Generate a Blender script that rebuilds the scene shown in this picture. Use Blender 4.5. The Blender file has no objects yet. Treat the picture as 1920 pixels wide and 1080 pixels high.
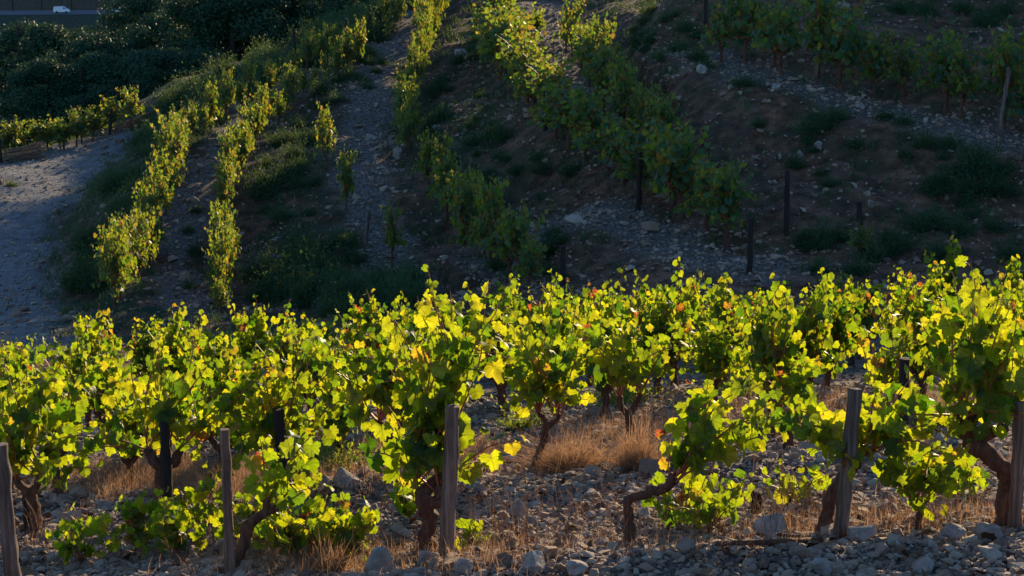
import bpy, bmesh, math, random
import numpy as np
from mathutils import Vector, Matrix

R = math.radians
sc = bpy.context.scene
COL = sc.collection

# ------------------------------------------------------------------ camera, sky, sun, exposure
PITCH = -12.0
HFOV = 30.0
SUN_EL, SUN_AZ = 14.0, 20.0            # degrees above the horizon, degrees right of straight ahead (+Y)
cam_d = bpy.data.cameras.new("camera")
cam = bpy.data.objects.new("camera", cam_d); COL.objects.link(cam)
cam.location = (0, 0, 0); cam.rotation_euler = (R(90 + PITCH), 0, 0)
cam_d.sensor_width = 36; cam_d.angle = R(HFOV)
cam_d.clip_start = 0.1; cam_d.clip_end = 4000
cam_d.dof.use_dof = True; cam_d.dof.focus_distance = 14.5; cam_d.dof.aperture_fstop = 11.0
sc.camera = cam

w = bpy.data.worlds.new("World"); sc.world = w; w.use_nodes = True
nt = w.node_tree; nt.nodes.clear()
sky = nt.nodes.new("ShaderNodeTexSky"); sky.sky_type = 'NISHITA'; sky.sun_disc = False
sky.sun_elevation = R(SUN_EL); sky.sun_rotation = R(SUN_AZ)
sky.air_density = 1.0; sky.dust_density = 0.0; sky.ozone_density = 4.2
bg = nt.nodes.new("ShaderNodeBackground"); bg.inputs[1].default_value = 0.135
wo = nt.nodes.new("ShaderNodeOutputWorld")
nt.links.new(sky.outputs[0], bg.inputs[0]); nt.links.new(bg.outputs[0], wo.inputs[0])

sd = bpy.data.lights.new("sun", 'SUN'); sd.energy = 5.0; sd.angle = R(0.5); sd.color = (1.0, 0.77, 0.46)
sun = bpy.data.objects.new("sun", sd); COL.objects.link(sun)
SUNV = Vector((math.sin(R(SUN_AZ)) * math.cos(R(SUN_EL)), math.cos(R(SUN_AZ)) * math.cos(R(SUN_EL)), math.sin(R(SUN_EL))))
sun.rotation_euler = SUNV.to_track_quat('Z', 'Y').to_euler()

vs = sc.view_settings
vs.view_transform = 'Standard'; vs.look = 'None'; vs.exposure = 0.85; vs.gamma = 1.0
sc.cycles.use_denoising = True
sc.cycles.max_bounces = 6; sc.cycles.diffuse_bounces = 3; sc.cycles.transmission_bounces = 4; sc.cycles.glossy_bounces = 2

# ------------------------------------------------------------------ pixel rays, noise, terrain
F = 960 / math.tan(R(HFOV / 2))
cp, sp = math.cos(R(PITCH)), math.sin(R(PITCH))

def ray(px, py):
    dx = (px - 960) / F; dy = (540 - py) / F
    return dx, cp - dy * sp, sp + dy * cp

def at(px, py, Y):
    dx, f, z = ray(px, py)
    return (dx / f * Y, Y, z / f * Y)

def vnoise(x, y, seed=0):
    x = np.asarray(x, float); y = np.asarray(y, float)
    xi = np.floor(x).astype(np.int64); yi = np.floor(y).astype(np.int64)
    xf = x - xi; yf = y - yi
    u = xf * xf * (3 - 2 * xf); v = yf * yf * (3 - 2 * yf)
    def h(a, b):
        n = (a * 374761393 + b * 668265263 + seed * 974711) & 0x7fffffff
        n = ((n ^ (n >> 13)) * 1274126177) & 0x7fffffff
        return ((n ^ (n >> 16)) & 0xffff) / 65535.0
    return ((h(xi, yi) * (1 - u) + h(xi + 1, yi) * u) * (1 - v) + (h(xi, yi + 1) * (1 - u) + h(xi + 1, yi + 1) * u) * v) * 2 - 1

def fbm(x, y, seed=0, oct=3):
    s = 0; a = 1.0
    for k in range(oct):
        s = s + a * vnoise(np.asarray(x) * 2 ** k, np.asarray(y) * 2 ** k, seed + k); a *= 0.5
    return s

def sstep(a, b, x):
    t = np.clip((np.asarray(x, float) - a) / (b - a), 0, 1)
    return t * t * (3 - 2 * t)

CTRL_PX = [  # pixel of the ground in the photograph, metres ahead of the camera
    (20,1090,12),(430,1070,12),(840,1042,12),(1200,1025,12),(1580,1000,12),(1900,980,12.2),(1700,1080,10.9),(600,1110,11.2),
    (1100,960,13.7),(700,955,14.2),(315,968,16),(535,928,16.5),(980,878,16.5),(1480,842,17),(1800,810,17.5),(1135,792,19.5),
    (1310,748,21),(620,778,20),(100,868,19),
    (100,600,44),(60,450,55.5),(150,330,65),(230,260,72),(0,600,43),(0,400,58.5),(0,310,65),
    (600,580,40),(900,560,38),(1200,535,36.5),(1500,505,36.5),(1900,500,37),
    (640,400,48),(730,500,44.5),(700,250,58),(740,100,68),(770,0,78),
    (350,520,43),(340,330,52),(420,250,58),(480,190,64),(600,110,70),(750,30,76),
    (900,300,50),(860,200,57),(870,80,65),(1000,60,66),(1080,150,57),(1100,300,47),(1000,420,43),
    (1250,450,39.5),(1350,200,46),(1250,80,54),(1600,350,41),(1500,180,46),(1850,250,43),(1900,60,50),(1600,0,56),(1300,0,60)]
CTRL_W = [(-8,30,-8.25),(0,30,-7.7),(8,30,-7.3),(0,25,-6.75),(-6,25,-7.1),(7,25,-6.5),(-10,34,-9.0),(0,34,-8.4),(9,34,-7.8),
          (-5,6,-3.0),(0,6,-2.9),(5,6,-2.75),(0,0,-1.7),(-8,0,-1.8),(8,0,-1.6),(0,-10,-.6),(0,84,-4.3),(16,70,-1.6),(22,45,-4.4),(-24,40,-10.5),(-24,64,-10.4)]
_c = np.array([at(*c) for c in CTRL_PX] + CTRL_W)
_cx, _cy, _cz = _c[:, 0], _c[:, 1], _c[:, 2]

def _phi(r2):
    return 0.5 * r2 * np.log(r2 + 1e-9)
_n = len(_c)
_A = np.zeros((_n + 3, _n + 3))
_A[:_n, :_n] = _phi((_cx[:, None] - _cx) ** 2 + (_cy[:, None] - _cy) ** 2) + np.eye(_n) * 0.6
_A[:_n, _n] = 1; _A[:_n, _n + 1] = _cx; _A[:_n, _n + 2] = _cy
_A[_n:, :_n] = _A[:_n, _n:].T
_W = np.linalg.solve(_A, np.concatenate([_cz, [0, 0, 0]]))

def rbf(X, Y):
    X = np.clip(np.asarray(X, float), -26, 24); Y = np.clip(np.asarray(Y, float), -12, 84)
    s = _W[_n] + _W[_n + 1] * X + _W[_n + 2] * Y
    for k in range(_n):
        s = s + _W[k] * _phi((X - _cx[k]) ** 2 + (Y - _cy[k]) ** 2)
    return s

SA, CA = math.sin(R(SUN_AZ)), math.cos(R(SUN_AZ))
TS = math.tan(R(SUN_EL))

def base_height(X, Y):
    X = np.asarray(X, float); Y = np.asarray(Y, float)
    z = rbf(X, Y)
    # the spur keeps climbing behind the right half of the picture and hides the low sun from that slope
    u = X * CA - Y * SA; v = X * SA + Y * CA
    line = -6.75 + (v - 27) * TS
    ridge = line + 0.5 - np.clip(62 - v, 0, 99) * 0.55 - np.clip(v - 95, 0, 60) * 0.25
    ridge = ridge - (1 - sstep(-18.6, -14.2, u + 0.8 * vnoise(v * .12, 0 * v, 3))) * 14
    k = 0.8
    d = np.clip((ridge - z) / k, -30, 30)
    z = z + k * np.log1p(np.exp(d)) * (v > 30)
    # the valley beyond the edge of the vineyard on the left
    yb = np.interp(X, [-120, -40, -17, -14, -9, -3, 3, 9, 14], [40, 58, 70, 79, 76, 84, 100, 160, 400])
    far = np.interp(Y, [60, 90, 120, 300, 560, 585, 622, 660, 760, 1100], [-11, -16, -21, -33, -41.5, -40.2, -40.2, -35, -10, 165])  # far end raised out of view to keep the low sun off the road
    wv = sstep(0, 24, Y - yb)
    return z * (1 - wv) + far * wv

PATHS_PX = [  # stony terraces between the rows: pixel polyline, half width in metres
    ([(345,590),(338,500),(350,400),(388,310),(440,240),(505,183),(590,128)], .5),
    ([(760,560),(735,500),(700,430),(685,330),(690,250),(705,170),(735,90),(765,25)], .75),
    ([(1010,5),(1050,90),(1095,190),(1130,260)], 0.8),
    ([(900,500),(1010,440),(1120,400),(1230,450),(1340,490),(1420,500)], 0.9),
    ([(1310,100),(1420,150),(1560,190),(1700,215),(1830,250),(1990,290)], 0.9),
    ([(-40,650),(-50,540),(-20,450),(15,380),(75,322),(165,278),(230,262)], 1.9),
]

def cast(px, py, ymin=33.0, ymax=130.0, fn=base_height):
    dx, f, z = ray(px, py)
    Y = np.linspace(ymin, ymax, 500)
    d = z / f * Y - fn(dx / f * Y, Y)
    i = np.argmax(d < 0)
    if d[i] >= 0:
        return None
    if i == 0:
        yy = Y[0]
    else:
        yy = Y[i - 1] + (Y[i] - Y[i - 1]) * d[i - 1] / (d[i - 1] - d[i])
    return (dx / f * yy, yy)

PATHS = []
for pts, hw in PATHS_PX:
    P = [cast(*p) for p in pts]; P = [p for p in P if p]
    P = np.array(P); PATHS.append((P, base_height(P[:, 0], P[:, 1]), hw))

def path_info(X, Y):
    """nearest terrace: mask 0..1 and flattened height"""
    X = np.asarray(X, float); Y = np.asarray(Y, float)
    mask = np.zeros_like(X); hz = np.zeros_like(X); wt = np.zeros_like(X)
    for P, Z, hw in PATHS:
        best = np.full(X.shape, 1e9); bz = np.zeros_like(X)
        for i in range(len(P) - 1):
            a, b = P[i], P[i + 1]; ab = b - a; L = ab @ ab
            t = np.clip(((X - a[0]) * ab[0] + (Y - a[1]) * ab[1]) / L, 0, 1)
            dd = (X - a[0] - t * ab[0]) ** 2 + (Y - a[1] - t * ab[1]) ** 2
            m = dd < best
            best = np.where(m, dd, best); bz = np.where(m, Z[i] + (Z[i + 1] - Z[i]) * t, bz)
        best = np.sqrt(best)
        mk = 1 - sstep(hw * 0.6, hw * 1.5, best + 0.5 * fbm(X * .8, Y * .8, 21, 2))
        fl = 1 - sstep(hw, hw + 1.6, best)
        mask = np.maximum(mask, mk)
        hz = np.where(fl > wt, bz, hz); wt = np.maximum(wt, fl)
    return mask, hz, wt

def height(X, Y):
    X = np.asarray(X, float); Y = np.asarray(Y, float)
    z = base_height(X, Y)
    mk, hz, wt = path_info(X, Y)
    z = z * (1 - wt * .85) + hz * wt * .85
    near = 1 - sstep(26, 36, Y)
    for bx, by, rx, ry, hh in ((-1.35, 15.1, 1.0, .55, .24), (1.75, 15.4, 1.1, .6, .20), (-3.1, 14.9, .8, .5, .14), (2.2, 11.25, 1.7, .4, .11), (.2, 11.3, 1.4, .35, .06)):
        z = z + hh * np.exp(-((X - bx) / rx) ** 2 - ((Y - by) / ry) ** 2)
    z = z + near * 0.045 * fbm(X * 1.3, Y * 1.3, 5) + (1 - near) * (1 - 0.7 * mk) * 0.17 * fbm(X * .55, Y * .55, 8) * (1 - sstep(90, 200, Y))
    z = z + (1 - near) * 0.05 * vnoise(X * 2.2, Y * 2.2, 31) * (Y < 90)
    return z

def hz1(x, y):
    return float(height(np.array([x]), np.array([y]))[0])

def spot(px, py, ymin=33.0, ymax=130.0):
    p = cast(px, py, ymin, ymax, height)
    return None if p is None else (p[0], p[1], hz1(*p))

# ------------------------------------------------------------------ object helpers
def tag(o, label=None, cat=None, group=None, kind=None):
    if label: o["label"] = label
    if cat: o["category"] = cat
    if group: o["group"] = group
    if kind: o["kind"] = kind
    return o

def empty(name, loc=(0, 0, 0), rz=0):
    o = bpy.data.objects.new(name, None); COL.objects.link(o)
    o.location = loc; o.rotation_euler = (0, 0, rz); o.empty_display_size = 0.2
    return o

class MB:
    """collects numpy verts and faces of tri / quad pieces"""
    def __init__(s): s.v = []; s.f = []; s.n = 0; s.uv = []
    def add(s, v, f, uv=None):
        v = np.asarray(v, float).reshape(-1, 3); f = np.asarray(f, int)
        s.v.append(v); s.f.append(f + s.n); s.n += len(v)
        s.uv.append(np.zeros((len(v), 2)) if uv is None else uv)
    def mesh(s, name, mat, smooth=True):
        me = bpy.data.meshes.new(name)
        if s.n == 0: return me
        V = np.concatenate(s.v)
        ls, tot = [], []
        for f in s.f:
            ls.append(f.reshape(-1)); tot.append(np.full(len(f), f.shape[1]))
        L = np.concatenate(ls); T = np.concatenate(tot)
        me.vertices.add(len(V)); me.vertices.foreach_set("co", V.reshape(-1))
        me.loops.add(len(L)); me.loops.foreach_set("vertex_index", L.astype(np.int32))
        me.polygons.add(len(T)); me.polygons.foreach_set("loop_start", np.concatenate([[0], np.cumsum(T)[:-1]]).astype(np.int32))
        me.polygons.foreach_set("loop_total", T.astype(np.int32))
        me.polygons.foreach_set("use_smooth", np.full(len(T), smooth))
        uvl = me.uv_layers.new(name="UVMap"); UV = np.concatenate(s.uv)
        uvl.data.foreach_set("uv", UV[L].reshape(-1))
        me.update(calc_edges=True); me.validate()
        me.materials.append(mat)
        return me
    def build(s, name, mat, parent=None, smooth=True, loc=None):
        o = bpy.data.objects.new(name, s.mesh(name, mat, smooth)); COL.objects.link(o)
        if parent is not None: o.parent = parent
        if loc is not None: o.location = loc
        return o

def tube(mb, pts, rad, n=6, rng=None, rough=0.0, cap=True):
    P = np.asarray(pts, float); m = len(P)
    rad = np.full(m, rad) if np.isscalar(rad) else np.asarray(rad, float)
    T = np.gradient(P, axis=0); T /= np.linalg.norm(T, axis=1)[:, None] + 1e-9
    ref = np.array([0.31, 0.87, 0.12]) if abs(T[0][2]) > .5 else np.array([0.1, 0.15, 1.0])
    A = np.cross(T, ref); A /= np.linalg.norm(A, axis=1)[:, None] + 1e-9
    B = np.cross(T, A)
    th = np.arange(n) / n * 2 * math.pi
    rr = rad[:, None] * np.ones((1, n))
    if rng is not None and rough: rr = rr * (1 + rough * rng.standard_normal((m, n)))
    V = P[:, None, :] + rr[..., None] * (np.cos(th)[None, :, None] * A[:, None, :] + np.sin(th)[None, :, None] * B[:, None, :])
    i = np.arange(m - 1)[:, None] * n; j = np.arange(n)[None, :]; k = (j + 1) % n
    Fq = np.stack([i + j, i + k, i + n + k, i + n + j], -1).reshape(-1, 4)
    uv = np.stack(np.broadcast_arrays(th[None, :] / (2 * math.pi), np.linspace(0, 1, m)[:, None]), -1).reshape(-1, 2)
    mb.add(V.reshape(-1, 3), Fq, uv)
    if cap:
        for e, c in ((0, P[0]), (m - 1, P[-1])):
            ring = V[e]; vv = np.vstack([ring, c[None] + (T[e] * (rad[e] * .15) * (1 if e else -1))[None]])
            ff = np.stack([np.arange(n), (np.arange(n) + 1) % n, np.full(n, n)], -1)
            if e == 0: ff = ff[:, ::-1]
            mb.add(vv, ff)

def smooth_path(pts, k=5):
    P = np.asarray(pts, float)
    if len(P) < 3: return np.array([P[0] + (P[-1] - P[0]) * t for t in np.linspace(0, 1, k + 1)])
    Q = np.vstack([2 * P[0] - P[1], P, 2 * P[-1] - P[-2]]); out = []
    for i in range(1, len(Q) - 2):
        for t in np.linspace(0, 1, k, endpoint=False):
            a, b, c, d = Q[i - 1], Q[i], Q[i + 1], Q[i + 2]
            out.append(0.5 * (2 * b + (c - a) * t + (2 * a - 5 * b + 4 * c - d) * t * t + (3 * b - a - 3 * c + d) * t ** 3))
    out.append(P[-1])
    return np.array(out)

def copy_tree(o, parent=None):
    c = o.copy(); COL.objects.link(c)
    if parent is not None: c.parent = parent
    for ch in list(o.children): copy_tree(ch, c)
    return c

# ------------------------------------------------------------------ materials
def new_mat(name):
    m = bpy.data.materials.new(name); m.use_nodes = True
    t = m.node_tree; t.nodes.clear()
    out = t.nodes.new("ShaderNodeOutputMaterial")
    return m, t, out

def nd(t, typ, **kw):
    n = t.nodes.new(typ)
    for k, v in kw.items():
        if k.startswith("i_"):
            n.inputs[k[2:].replace("_", " ")].default_value = v
        else: setattr(n, k, v)
    return n

def ramp(t, stops, src=None, interp='LINEAR'):
    n = t.nodes.new("ShaderNodeValToRGB"); cr = n.color_ramp; cr.interpolation = interp
    cr.elements[0].position = stops[0][0]; cr.elements[0].color = (*stops[0][1], 1)
    cr.elements[1].position = stops[-1][0]; cr.elements[1].color = (*stops[-1][1], 1)
    for p, c in stops[1:-1]:
        e = cr.elements.new(p); e.color = (*c, 1)
    if src is not None: t.links.new(src, n.inputs[0])
    return n

def leaf_mat(name, refl, trans, mix=0.5, rough=0.42, veins=False, spec=0.4):
    """thin leaf: reflected green and, seen against the light, the transmitted yellow green; colour differs leaf by leaf"""
    m, t, out = new_mat(name)
    geo = nd(t, "ShaderNodeNewGeometry"); rnd = geo.outputs["Random Per Island"]
    tc = nd(t, "ShaderNodeTexCoord")
    bn = nd(t, "ShaderNodeTexNoise"); bn.inputs["Scale"].default_value = 38; bn.inputs["Detail"].default_value = 4; t.links.new(tc.outputs["Object"], bn.inputs["Vector"])
    bm_ = nd(t, "ShaderNodeMath", operation='MULTIPLY_ADD'); bm_.inputs[1].default_value = .05; t.links.new(bn.outputs[0], bm_.inputs[0])
    bs = nd(t, "ShaderNodeMath", operation='SUBTRACT'); bs.inputs[1].default_value = .027; t.links.new(rnd, bs.inputs[0]); t.links.new(bs.outputs[0], bm_.inputs[2])
    r1 = ramp(t, refl, bm_.outputs[0]); r2 = ramp(t, trans, bm_.outputs[0])
    pb = nd(t, "ShaderNodeBsdfPrincipled"); pb.inputs["Roughness"].default_value = rough
    pb.inputs["Specular IOR Level"].default_value = spec
    tr = nd(t, "ShaderNodeBsdfTranslucent"); mx = nd(t, "ShaderNodeMixShader"); mx.inputs[0].default_value = mix
    c1, c2 = r1.outputs[0], r2.outputs[0]
    no = nd(t, "ShaderNodeTexNoise"); no.inputs["Scale"].default_value = 14; no.inputs["Detail"].default_value = 3
    t.links.new(tc.outputs["Object"], no.inputs["Vector"])
    mr = nd(t, "ShaderNodeMapRange"); mr.inputs[1].default_value = .3; mr.inputs[2].default_value = .7; mr.inputs[3].default_value = .72; mr.inputs[4].default_value = 1.18
    t.links.new(no.outputs[0], mr.inputs[0])
    fac = mr.outputs[0]
    if veins:
        sx = nd(t, "ShaderNodeSeparateXYZ"); t.links.new(tc.outputs["UV"], sx.inputs[0])
        an = nd(t, "ShaderNodeMath", operation='ARCTAN2'); t.links.new(sx.outputs[0], an.inputs[0]); t.links.new(sx.outputs[1], an.inputs[1])
        sc_ = nd(t, "ShaderNodeMath", operation='MULTIPLY'); sc_.inputs[1].default_value = 1 / R(52); t.links.new(an.outputs[0], sc_.inputs[0])
        rd = nd(t, "ShaderNodeMath", operation='ROUND'); t.links.new(sc_.outputs[0], rd.inputs[0])
        df = nd(t, "ShaderNodeMath", operation='SUBTRACT'); t.links.new(sc_.outputs[0], df.inputs[0]); t.links.new(rd.outputs[0], df.inputs[1])
        ab = nd(t, "ShaderNodeMath", operation='ABSOLUTE'); t.links.new(df.outputs[0], ab.inputs[0])
        ln = nd(t, "ShaderNodeVectorMath", operation='LENGTH'); t.links.new(tc.outputs["UV"], ln.inputs[0])
        ml = nd(t, "ShaderNodeMath", operation='MULTIPLY'); t.links.new(ab.outputs[0], ml.inputs[0]); t.links.new(ln.outputs["Value"], ml.inputs[1])
        vr = nd(t, "ShaderNodeMapRange"); vr.inputs[1].default_value = .008; vr.inputs[2].default_value = .05; vr.inputs[3].default_value = .62; vr.inputs[4].default_value = 1.0
        t.links.new(ml.outputs[0], vr.inputs[0])
        sp_ = nd(t, "ShaderNodeTexNoise"); sp_.inputs["Scale"].default_value = 85; sp_.inputs["Detail"].default_value = 2; t.links.new(tc.outputs["Object"], sp_.inputs["Vector"])
        sr = nd(t, "ShaderNodeMapRange"); sr.inputs[1].default_value = .64; sr.inputs[2].default_value = .70; sr.inputs[3].default_value = 1.0; sr.inputs[4].default_value = .35; t.links.new(sp_.outputs[0], sr.inputs[0])
        ms_ = nd(t, "ShaderNodeMath", operation='MULTIPLY'); t.links.new(fac, ms_.inputs[0]); t.links.new(sr.outputs[0], ms_.inputs[1]); fac = ms_.outputs[0]
        m2 = nd(t, "ShaderNodeMath", operation='MULTIPLY'); t.links.new(fac, m2.inputs[0]); t.links.new(vr.outputs[0], m2.inputs[1]); fac = m2.outputs[0]
    def scale(c):
        v = nd(t, "ShaderNodeVectorMath", operation='SCALE'); t.links.new(c, v.inputs[0]); t.links.new(fac, v.inputs["Scale"]); return v.outputs[0]
    t.links.new(scale(c1), pb.inputs["Base Color"]); t.links.new(scale(c2), tr.inputs["Color"])
    t.links.new(pb.outputs[0], mx.inputs[1]); t.links.new(tr.outputs[0], mx.inputs[2]); t.links.new(mx.outputs[0], out.inputs[0])
    return m

def solid_mat(name, stops, scale=8, rough=0.85, bump=0.3, stretch=None, spec=0.3, island=False, detail=5):
    m, t, out = new_mat(name)
    pb = nd(t, "ShaderNodeBsdfPrincipled"); pb.inputs["Roughness"].default_value = rough; pb.inputs["Specular IOR Level"].default_value = spec
    tc = nd(t, "ShaderNodeTexCoord"); mp = nd(t, "ShaderNodeMapping")
    if stretch: mp.inputs["Scale"].default_value = stretch
    t.links.new(tc.outputs["Object"], mp.inputs[0])
    no = nd(t, "ShaderNodeTexNoise"); no.inputs["Scale"].default_value = scale; no.inputs["Detail"].default_value = detail; no.inputs["Roughness"].default_value = .65
    t.links.new(mp.outputs[0], no.inputs["Vector"])
    src = no.outputs[0]
    if island:
        geo = nd(t, "ShaderNodeNewGeometry")
        mm = nd(t, "ShaderNodeMath", operation='MULTIPLY_ADD'); mm.inputs[1].default_value = .65; t.links.new(geo.outputs["Random Per Island"], mm.inputs[0])
        ms = nd(t, "ShaderNodeMath", operation='MULTIPLY'); ms.inputs[1].default_value = .35; t.links.new(src, ms.inputs[0])
        t.links.new(ms.outputs[0], mm.inputs[2]); src2 = mm.outputs[0]
    else: src2 = src
    r = ramp(t, stops, src2)
    t.links.new(r.outputs[0], pb.inputs["Base Color"])
    bp = nd(t, "ShaderNodeBump"); bp.inputs["Strength"].default_value = bump; bp.inputs["Distance"].default_value = .02
    t.links.new(src, bp.inputs["Height"]); t.links.new(bp.outputs[0], pb.inputs["Normal"])
    t.links.new(pb.outputs[0], out.inputs[0])
    return m

G0 = [(0, (.020,.055,.010)), (.5, (.032,.082,.013)), (.95, (.05,.10,.016)), (.985, (.10,.10,.015)), (.991, (.16,.08,.02)), (.996, (.17,.03,.012)), (1, (.11,.05,.025))]
T0 = [(0, (.13,.29,.008)), (.40, (.38,.51,.010)), (.75, (.62,.66,.012)), (.96, (.72,.66,.015)), (.986, (.74,.52,.02)), (.992, (.60,.18,.03)), (.996, (.48,.05,.03)), (1, (.36,.14,.05))]
M_LEAF = leaf_mat("vine_leaf", G0, T0, .53, .5, veins=True, spec=.3)
M_LEAF_HILL = leaf_mat("vine_leaf_hill", [(0, (.010,.060,.036)), (.6, (.020,.085,.042)), (.92, (.045,.09,.032)), (1, (.13,.06,.02))],
                       [(0, (.16,.36,.02)), (.5, (.42,.50,.02)), (.9, (.68,.56,.03)), (1, (.60,.30,.06))], .37, .52, spec=.3)  # blue-green tint of shaded leaves put into the reflected colour
M_SHRUB = leaf_mat("shrub_leaf", [(0, (.018,.060,.036)), (1, (.042,.092,.045))], [(0, (.08,.16,.03)), (1, (.22,.27,.05))], .28, .6, spec=.2)
M_NEEDLE = leaf_mat("tree_leaf", [(0, (.018,.062,.036)), (1, (.04,.105,.055))], [(0, (.03,.07,.02)), (1, (.08,.12,.03))], .2, .6, spec=.2)
M_DRY = leaf_mat("dry_grass", [(0, (.18,.10,.055)), (.6, (.29,.175,.10)), (1, (.38,.27,.17))], [(0, (.38,.18,.085)), (1, (.56,.34,.18))], .45, .7, spec=.15)
M_WEED = leaf_mat("weed_leaf", [(0, (.03,.07,.012)), (1, (.07,.12,.025))], [(0, (.30,.42,.02)), (1, (.48,.50,.06))], .5, .5)
M_BARK = solid_mat("vine_bark", [(.25, (.032,.015,.010)), (.5, (.11,.046,.027)), (.75, (.21,.095,.055))], 30, .9, .9, (1, 1, .25))
M_CANE = solid_mat("vine_cane", [(.2, (.20,.045,.018)), (.6, (.36,.10,.035)), (1, (.36,.17,.06))], 12, .5, .2, spec=.4)
M_STAKE = solid_mat("stake_wood", [(.3, (.04,.022,.016)), (.5, (.19,.105,.072)), (.7, (.34,.23,.17))], 26, .9, 1.0, (1, 1, .07))
M_STAKE_OLD = solid_mat("stake_weathered", [(.3, (.03,.02,.016)), (.5, (.13,.085,.065)), (.7, (.26,.20,.165))], 26, .9, 1.0, (1, 1, .07))
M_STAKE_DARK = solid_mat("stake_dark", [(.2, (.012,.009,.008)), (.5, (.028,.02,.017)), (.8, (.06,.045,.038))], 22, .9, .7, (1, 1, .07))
M_STONE = solid_mat("stone", [(.12, (.11,.066,.046)), (.35, (.24,.155,.11)), (.6, (.33,.222,.155)), (.82, (.39,.30,.225)), (1, (.50,.415,.33))], 26, .9, .9, island=True)
M_ROCK = solid_mat("rock", [(.3, (.17,.13,.105)), (.5, (.30,.245,.205)), (.7, (.42,.365,.32))], 9, .9, .8)
M_TRUNK = solid_mat("tree_bark", [(.3, (.025,.018,.014)), (.7, (.075,.055,.042))], 14, .9, .8, (1, 1, .3))

def ground_mat():
    m, t, out = new_mat("ground")
    pb = nd(t, "ShaderNodeBsdfPrincipled"); pb.inputs["Roughness"].default_value = .95; pb.inputs["Specular IOR Level"].default_value = .15
    tc = nd(t, "ShaderNodeTexCoord"); P = tc.outputs["Object"]
    def noise(s, d=5):
        n = nd(t, "ShaderNodeTexNoise"); n.inputs["Scale"].default_value = s; n.inputs["Detail"].default_value = d; n.inputs["Roughness"].default_value = .62
        t.links.new(P, n.inputs["Vector"]); return n.outputs[0]
    soil = ramp(t, [(.36, (.055,.025,.015)), (.5, (.165,.076,.044)), (.64, (.27,.14,.088))], noise(2.6, 12))
    vo = nd(t, "ShaderNodeTexVoronoi"); vo.inputs["Scale"].default_value = 19; t.links.new(P, vo.inputs["Vector"])
    vs_ = nd(t, "ShaderNodeSeparateColor"); t.links.new(vo.outputs["Color"], vs_.inputs[0])
    peb = ramp(t, [(0, (.085,.064,.052)), (.5, (.135,.108,.092)), (.85, (.19,.16,.142)), (1, (.27,.24,.22))], vs_.outputs[0])
    at_ = nd(t, "ShaderNodeAttribute", attribute_name="path")
    n2 = noise(2.4, 6)
    ad = nd(t, "ShaderNodeMath", operation='MULTIPLY_ADD'); ad.inputs[1].default_value = .55
    t.links.new(at_.outputs["Fac"], ad.inputs[0]); t.links.new(n2, ad.inputs[2])
    st = nd(t, "ShaderNodeMapRange"); st.inputs[1].default_value = .5; st.inputs[2].default_value = 1.0; t.links.new(ad.outputs[0], st.inputs[0])
    mx = nd(t, "ShaderNodeMix", data_type='RGBA'); t.links.new(st.outputs[0], mx.inputs["Factor"])
    t.links.new(soil.outputs[0], mx.inputs["A"]); t.links.new(peb.outputs[0], mx.inputs["B"])
    ta = nd(t, "ShaderNodeAttribute", attribute_name="track")
    tcol = ramp(t, [(.3, (.12,.118,.12)), (.5, (.20,.195,.195)), (.7, (.29,.285,.285))], noise(5, 8))
    mt = nd(t, "ShaderNodeMix", data_type='RGBA'); t.links.new(ta.outputs["Fac"], mt.inputs["Factor"])
    t.links.new(mx.outputs["Result"], mt.inputs["A"]); t.links.new(tcol.outputs[0], mt.inputs["B"]); mx = mt
    ga = nd(t, "ShaderNodeAttribute", attribute_name="green")
    gr = ramp(t, [(.3, (.012,.032,.018)), (.7, (.032,.062,.030))], noise(3, 4))
    gm = nd(t, "ShaderNodeMath", operation='MULTIPLY'); t.links.new(ga.outputs["Fac"], gm.inputs[0])
    gs = nd(t, "ShaderNodeMapRange"); gs.inputs[1].default_value = .38; gs.inputs[2].default_value = .58; t.links.new(noise(1.1, 6), gs.inputs[0])
    t.links.new(gs.outputs[0], gm.inputs[1])
    m2 = nd(t, "ShaderNodeMix", data_type='RGBA'); t.links.new(gm.outputs[0], m2.inputs["Factor"])
    t.links.new(mx.outputs["Result"], m2.inputs["A"]); t.links.new(gr.outputs[0], m2.inputs["B"])
    t.links.new(m2.outputs["Result"], pb.inputs["Base Color"])
    bp = nd(t, "ShaderNodeBump"); bp.inputs["Strength"].default_value = 1.0; bp.inputs["Distance"].default_value = .09
    hb = nd(t, "ShaderNodeMath", operation='SUBTRACT'); t.links.new(noise(9, 6), hb.inputs[0])
    hv = nd(t, "ShaderNodeMath", operation='MULTIPLY'); hv.inputs[1].default_value = .6; t.links.new(vo.outputs["Distance"], hv.inputs[0]); t.links.new(hv.outputs[0], hb.inputs[1])
    t.links.new(hb.outputs[0], bp.inputs["Height"]); t.links.new(bp.outputs[0], pb.inputs["Normal"])
    t.links.new(pb.outputs[0], out.inputs[0])
    return m
M_GROUND = ground_mat()

# ------------------------------------------------------------------ the ground, one sheet out to the far valley side
def axis(segs):
    out = []
    for a, b, s in segs: out.append(np.arange(a, b, s))
    out.append([segs[-1][1]]); return np.concatenate(out)
xs = axis([(-500,-120,30),(-120,-40,6),(-40,-22,1.0),(-22,-9,.3),(-9,9,.14),(9,22,.3),(22,50,1.2),(50,140,8),(140,500,40)])
ys = axis([(-60,-10,5),(-10,8,.6),(8,24,.12),(24,36,.2),(36,80,.24),(80,130,2),(130,560,20),(560,640,5),(640,1100,40)])
GX, GY = np.meshgrid(xs, ys)
gx, gy = GX.reshape(-1), GY.reshape(-1)
gz = height(gx, gy)
mk, _, _ = path_info(gx, gy)
nx, ny = len(xs), len(ys)
i = np.arange(ny - 1)[:, None] * nx; j = np.arange(nx - 1)[None, :]
gf = np.stack([i + j, i + j + 1, i + nx + j + 1, i + nx + j], -1).reshape(-1, 4)
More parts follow.
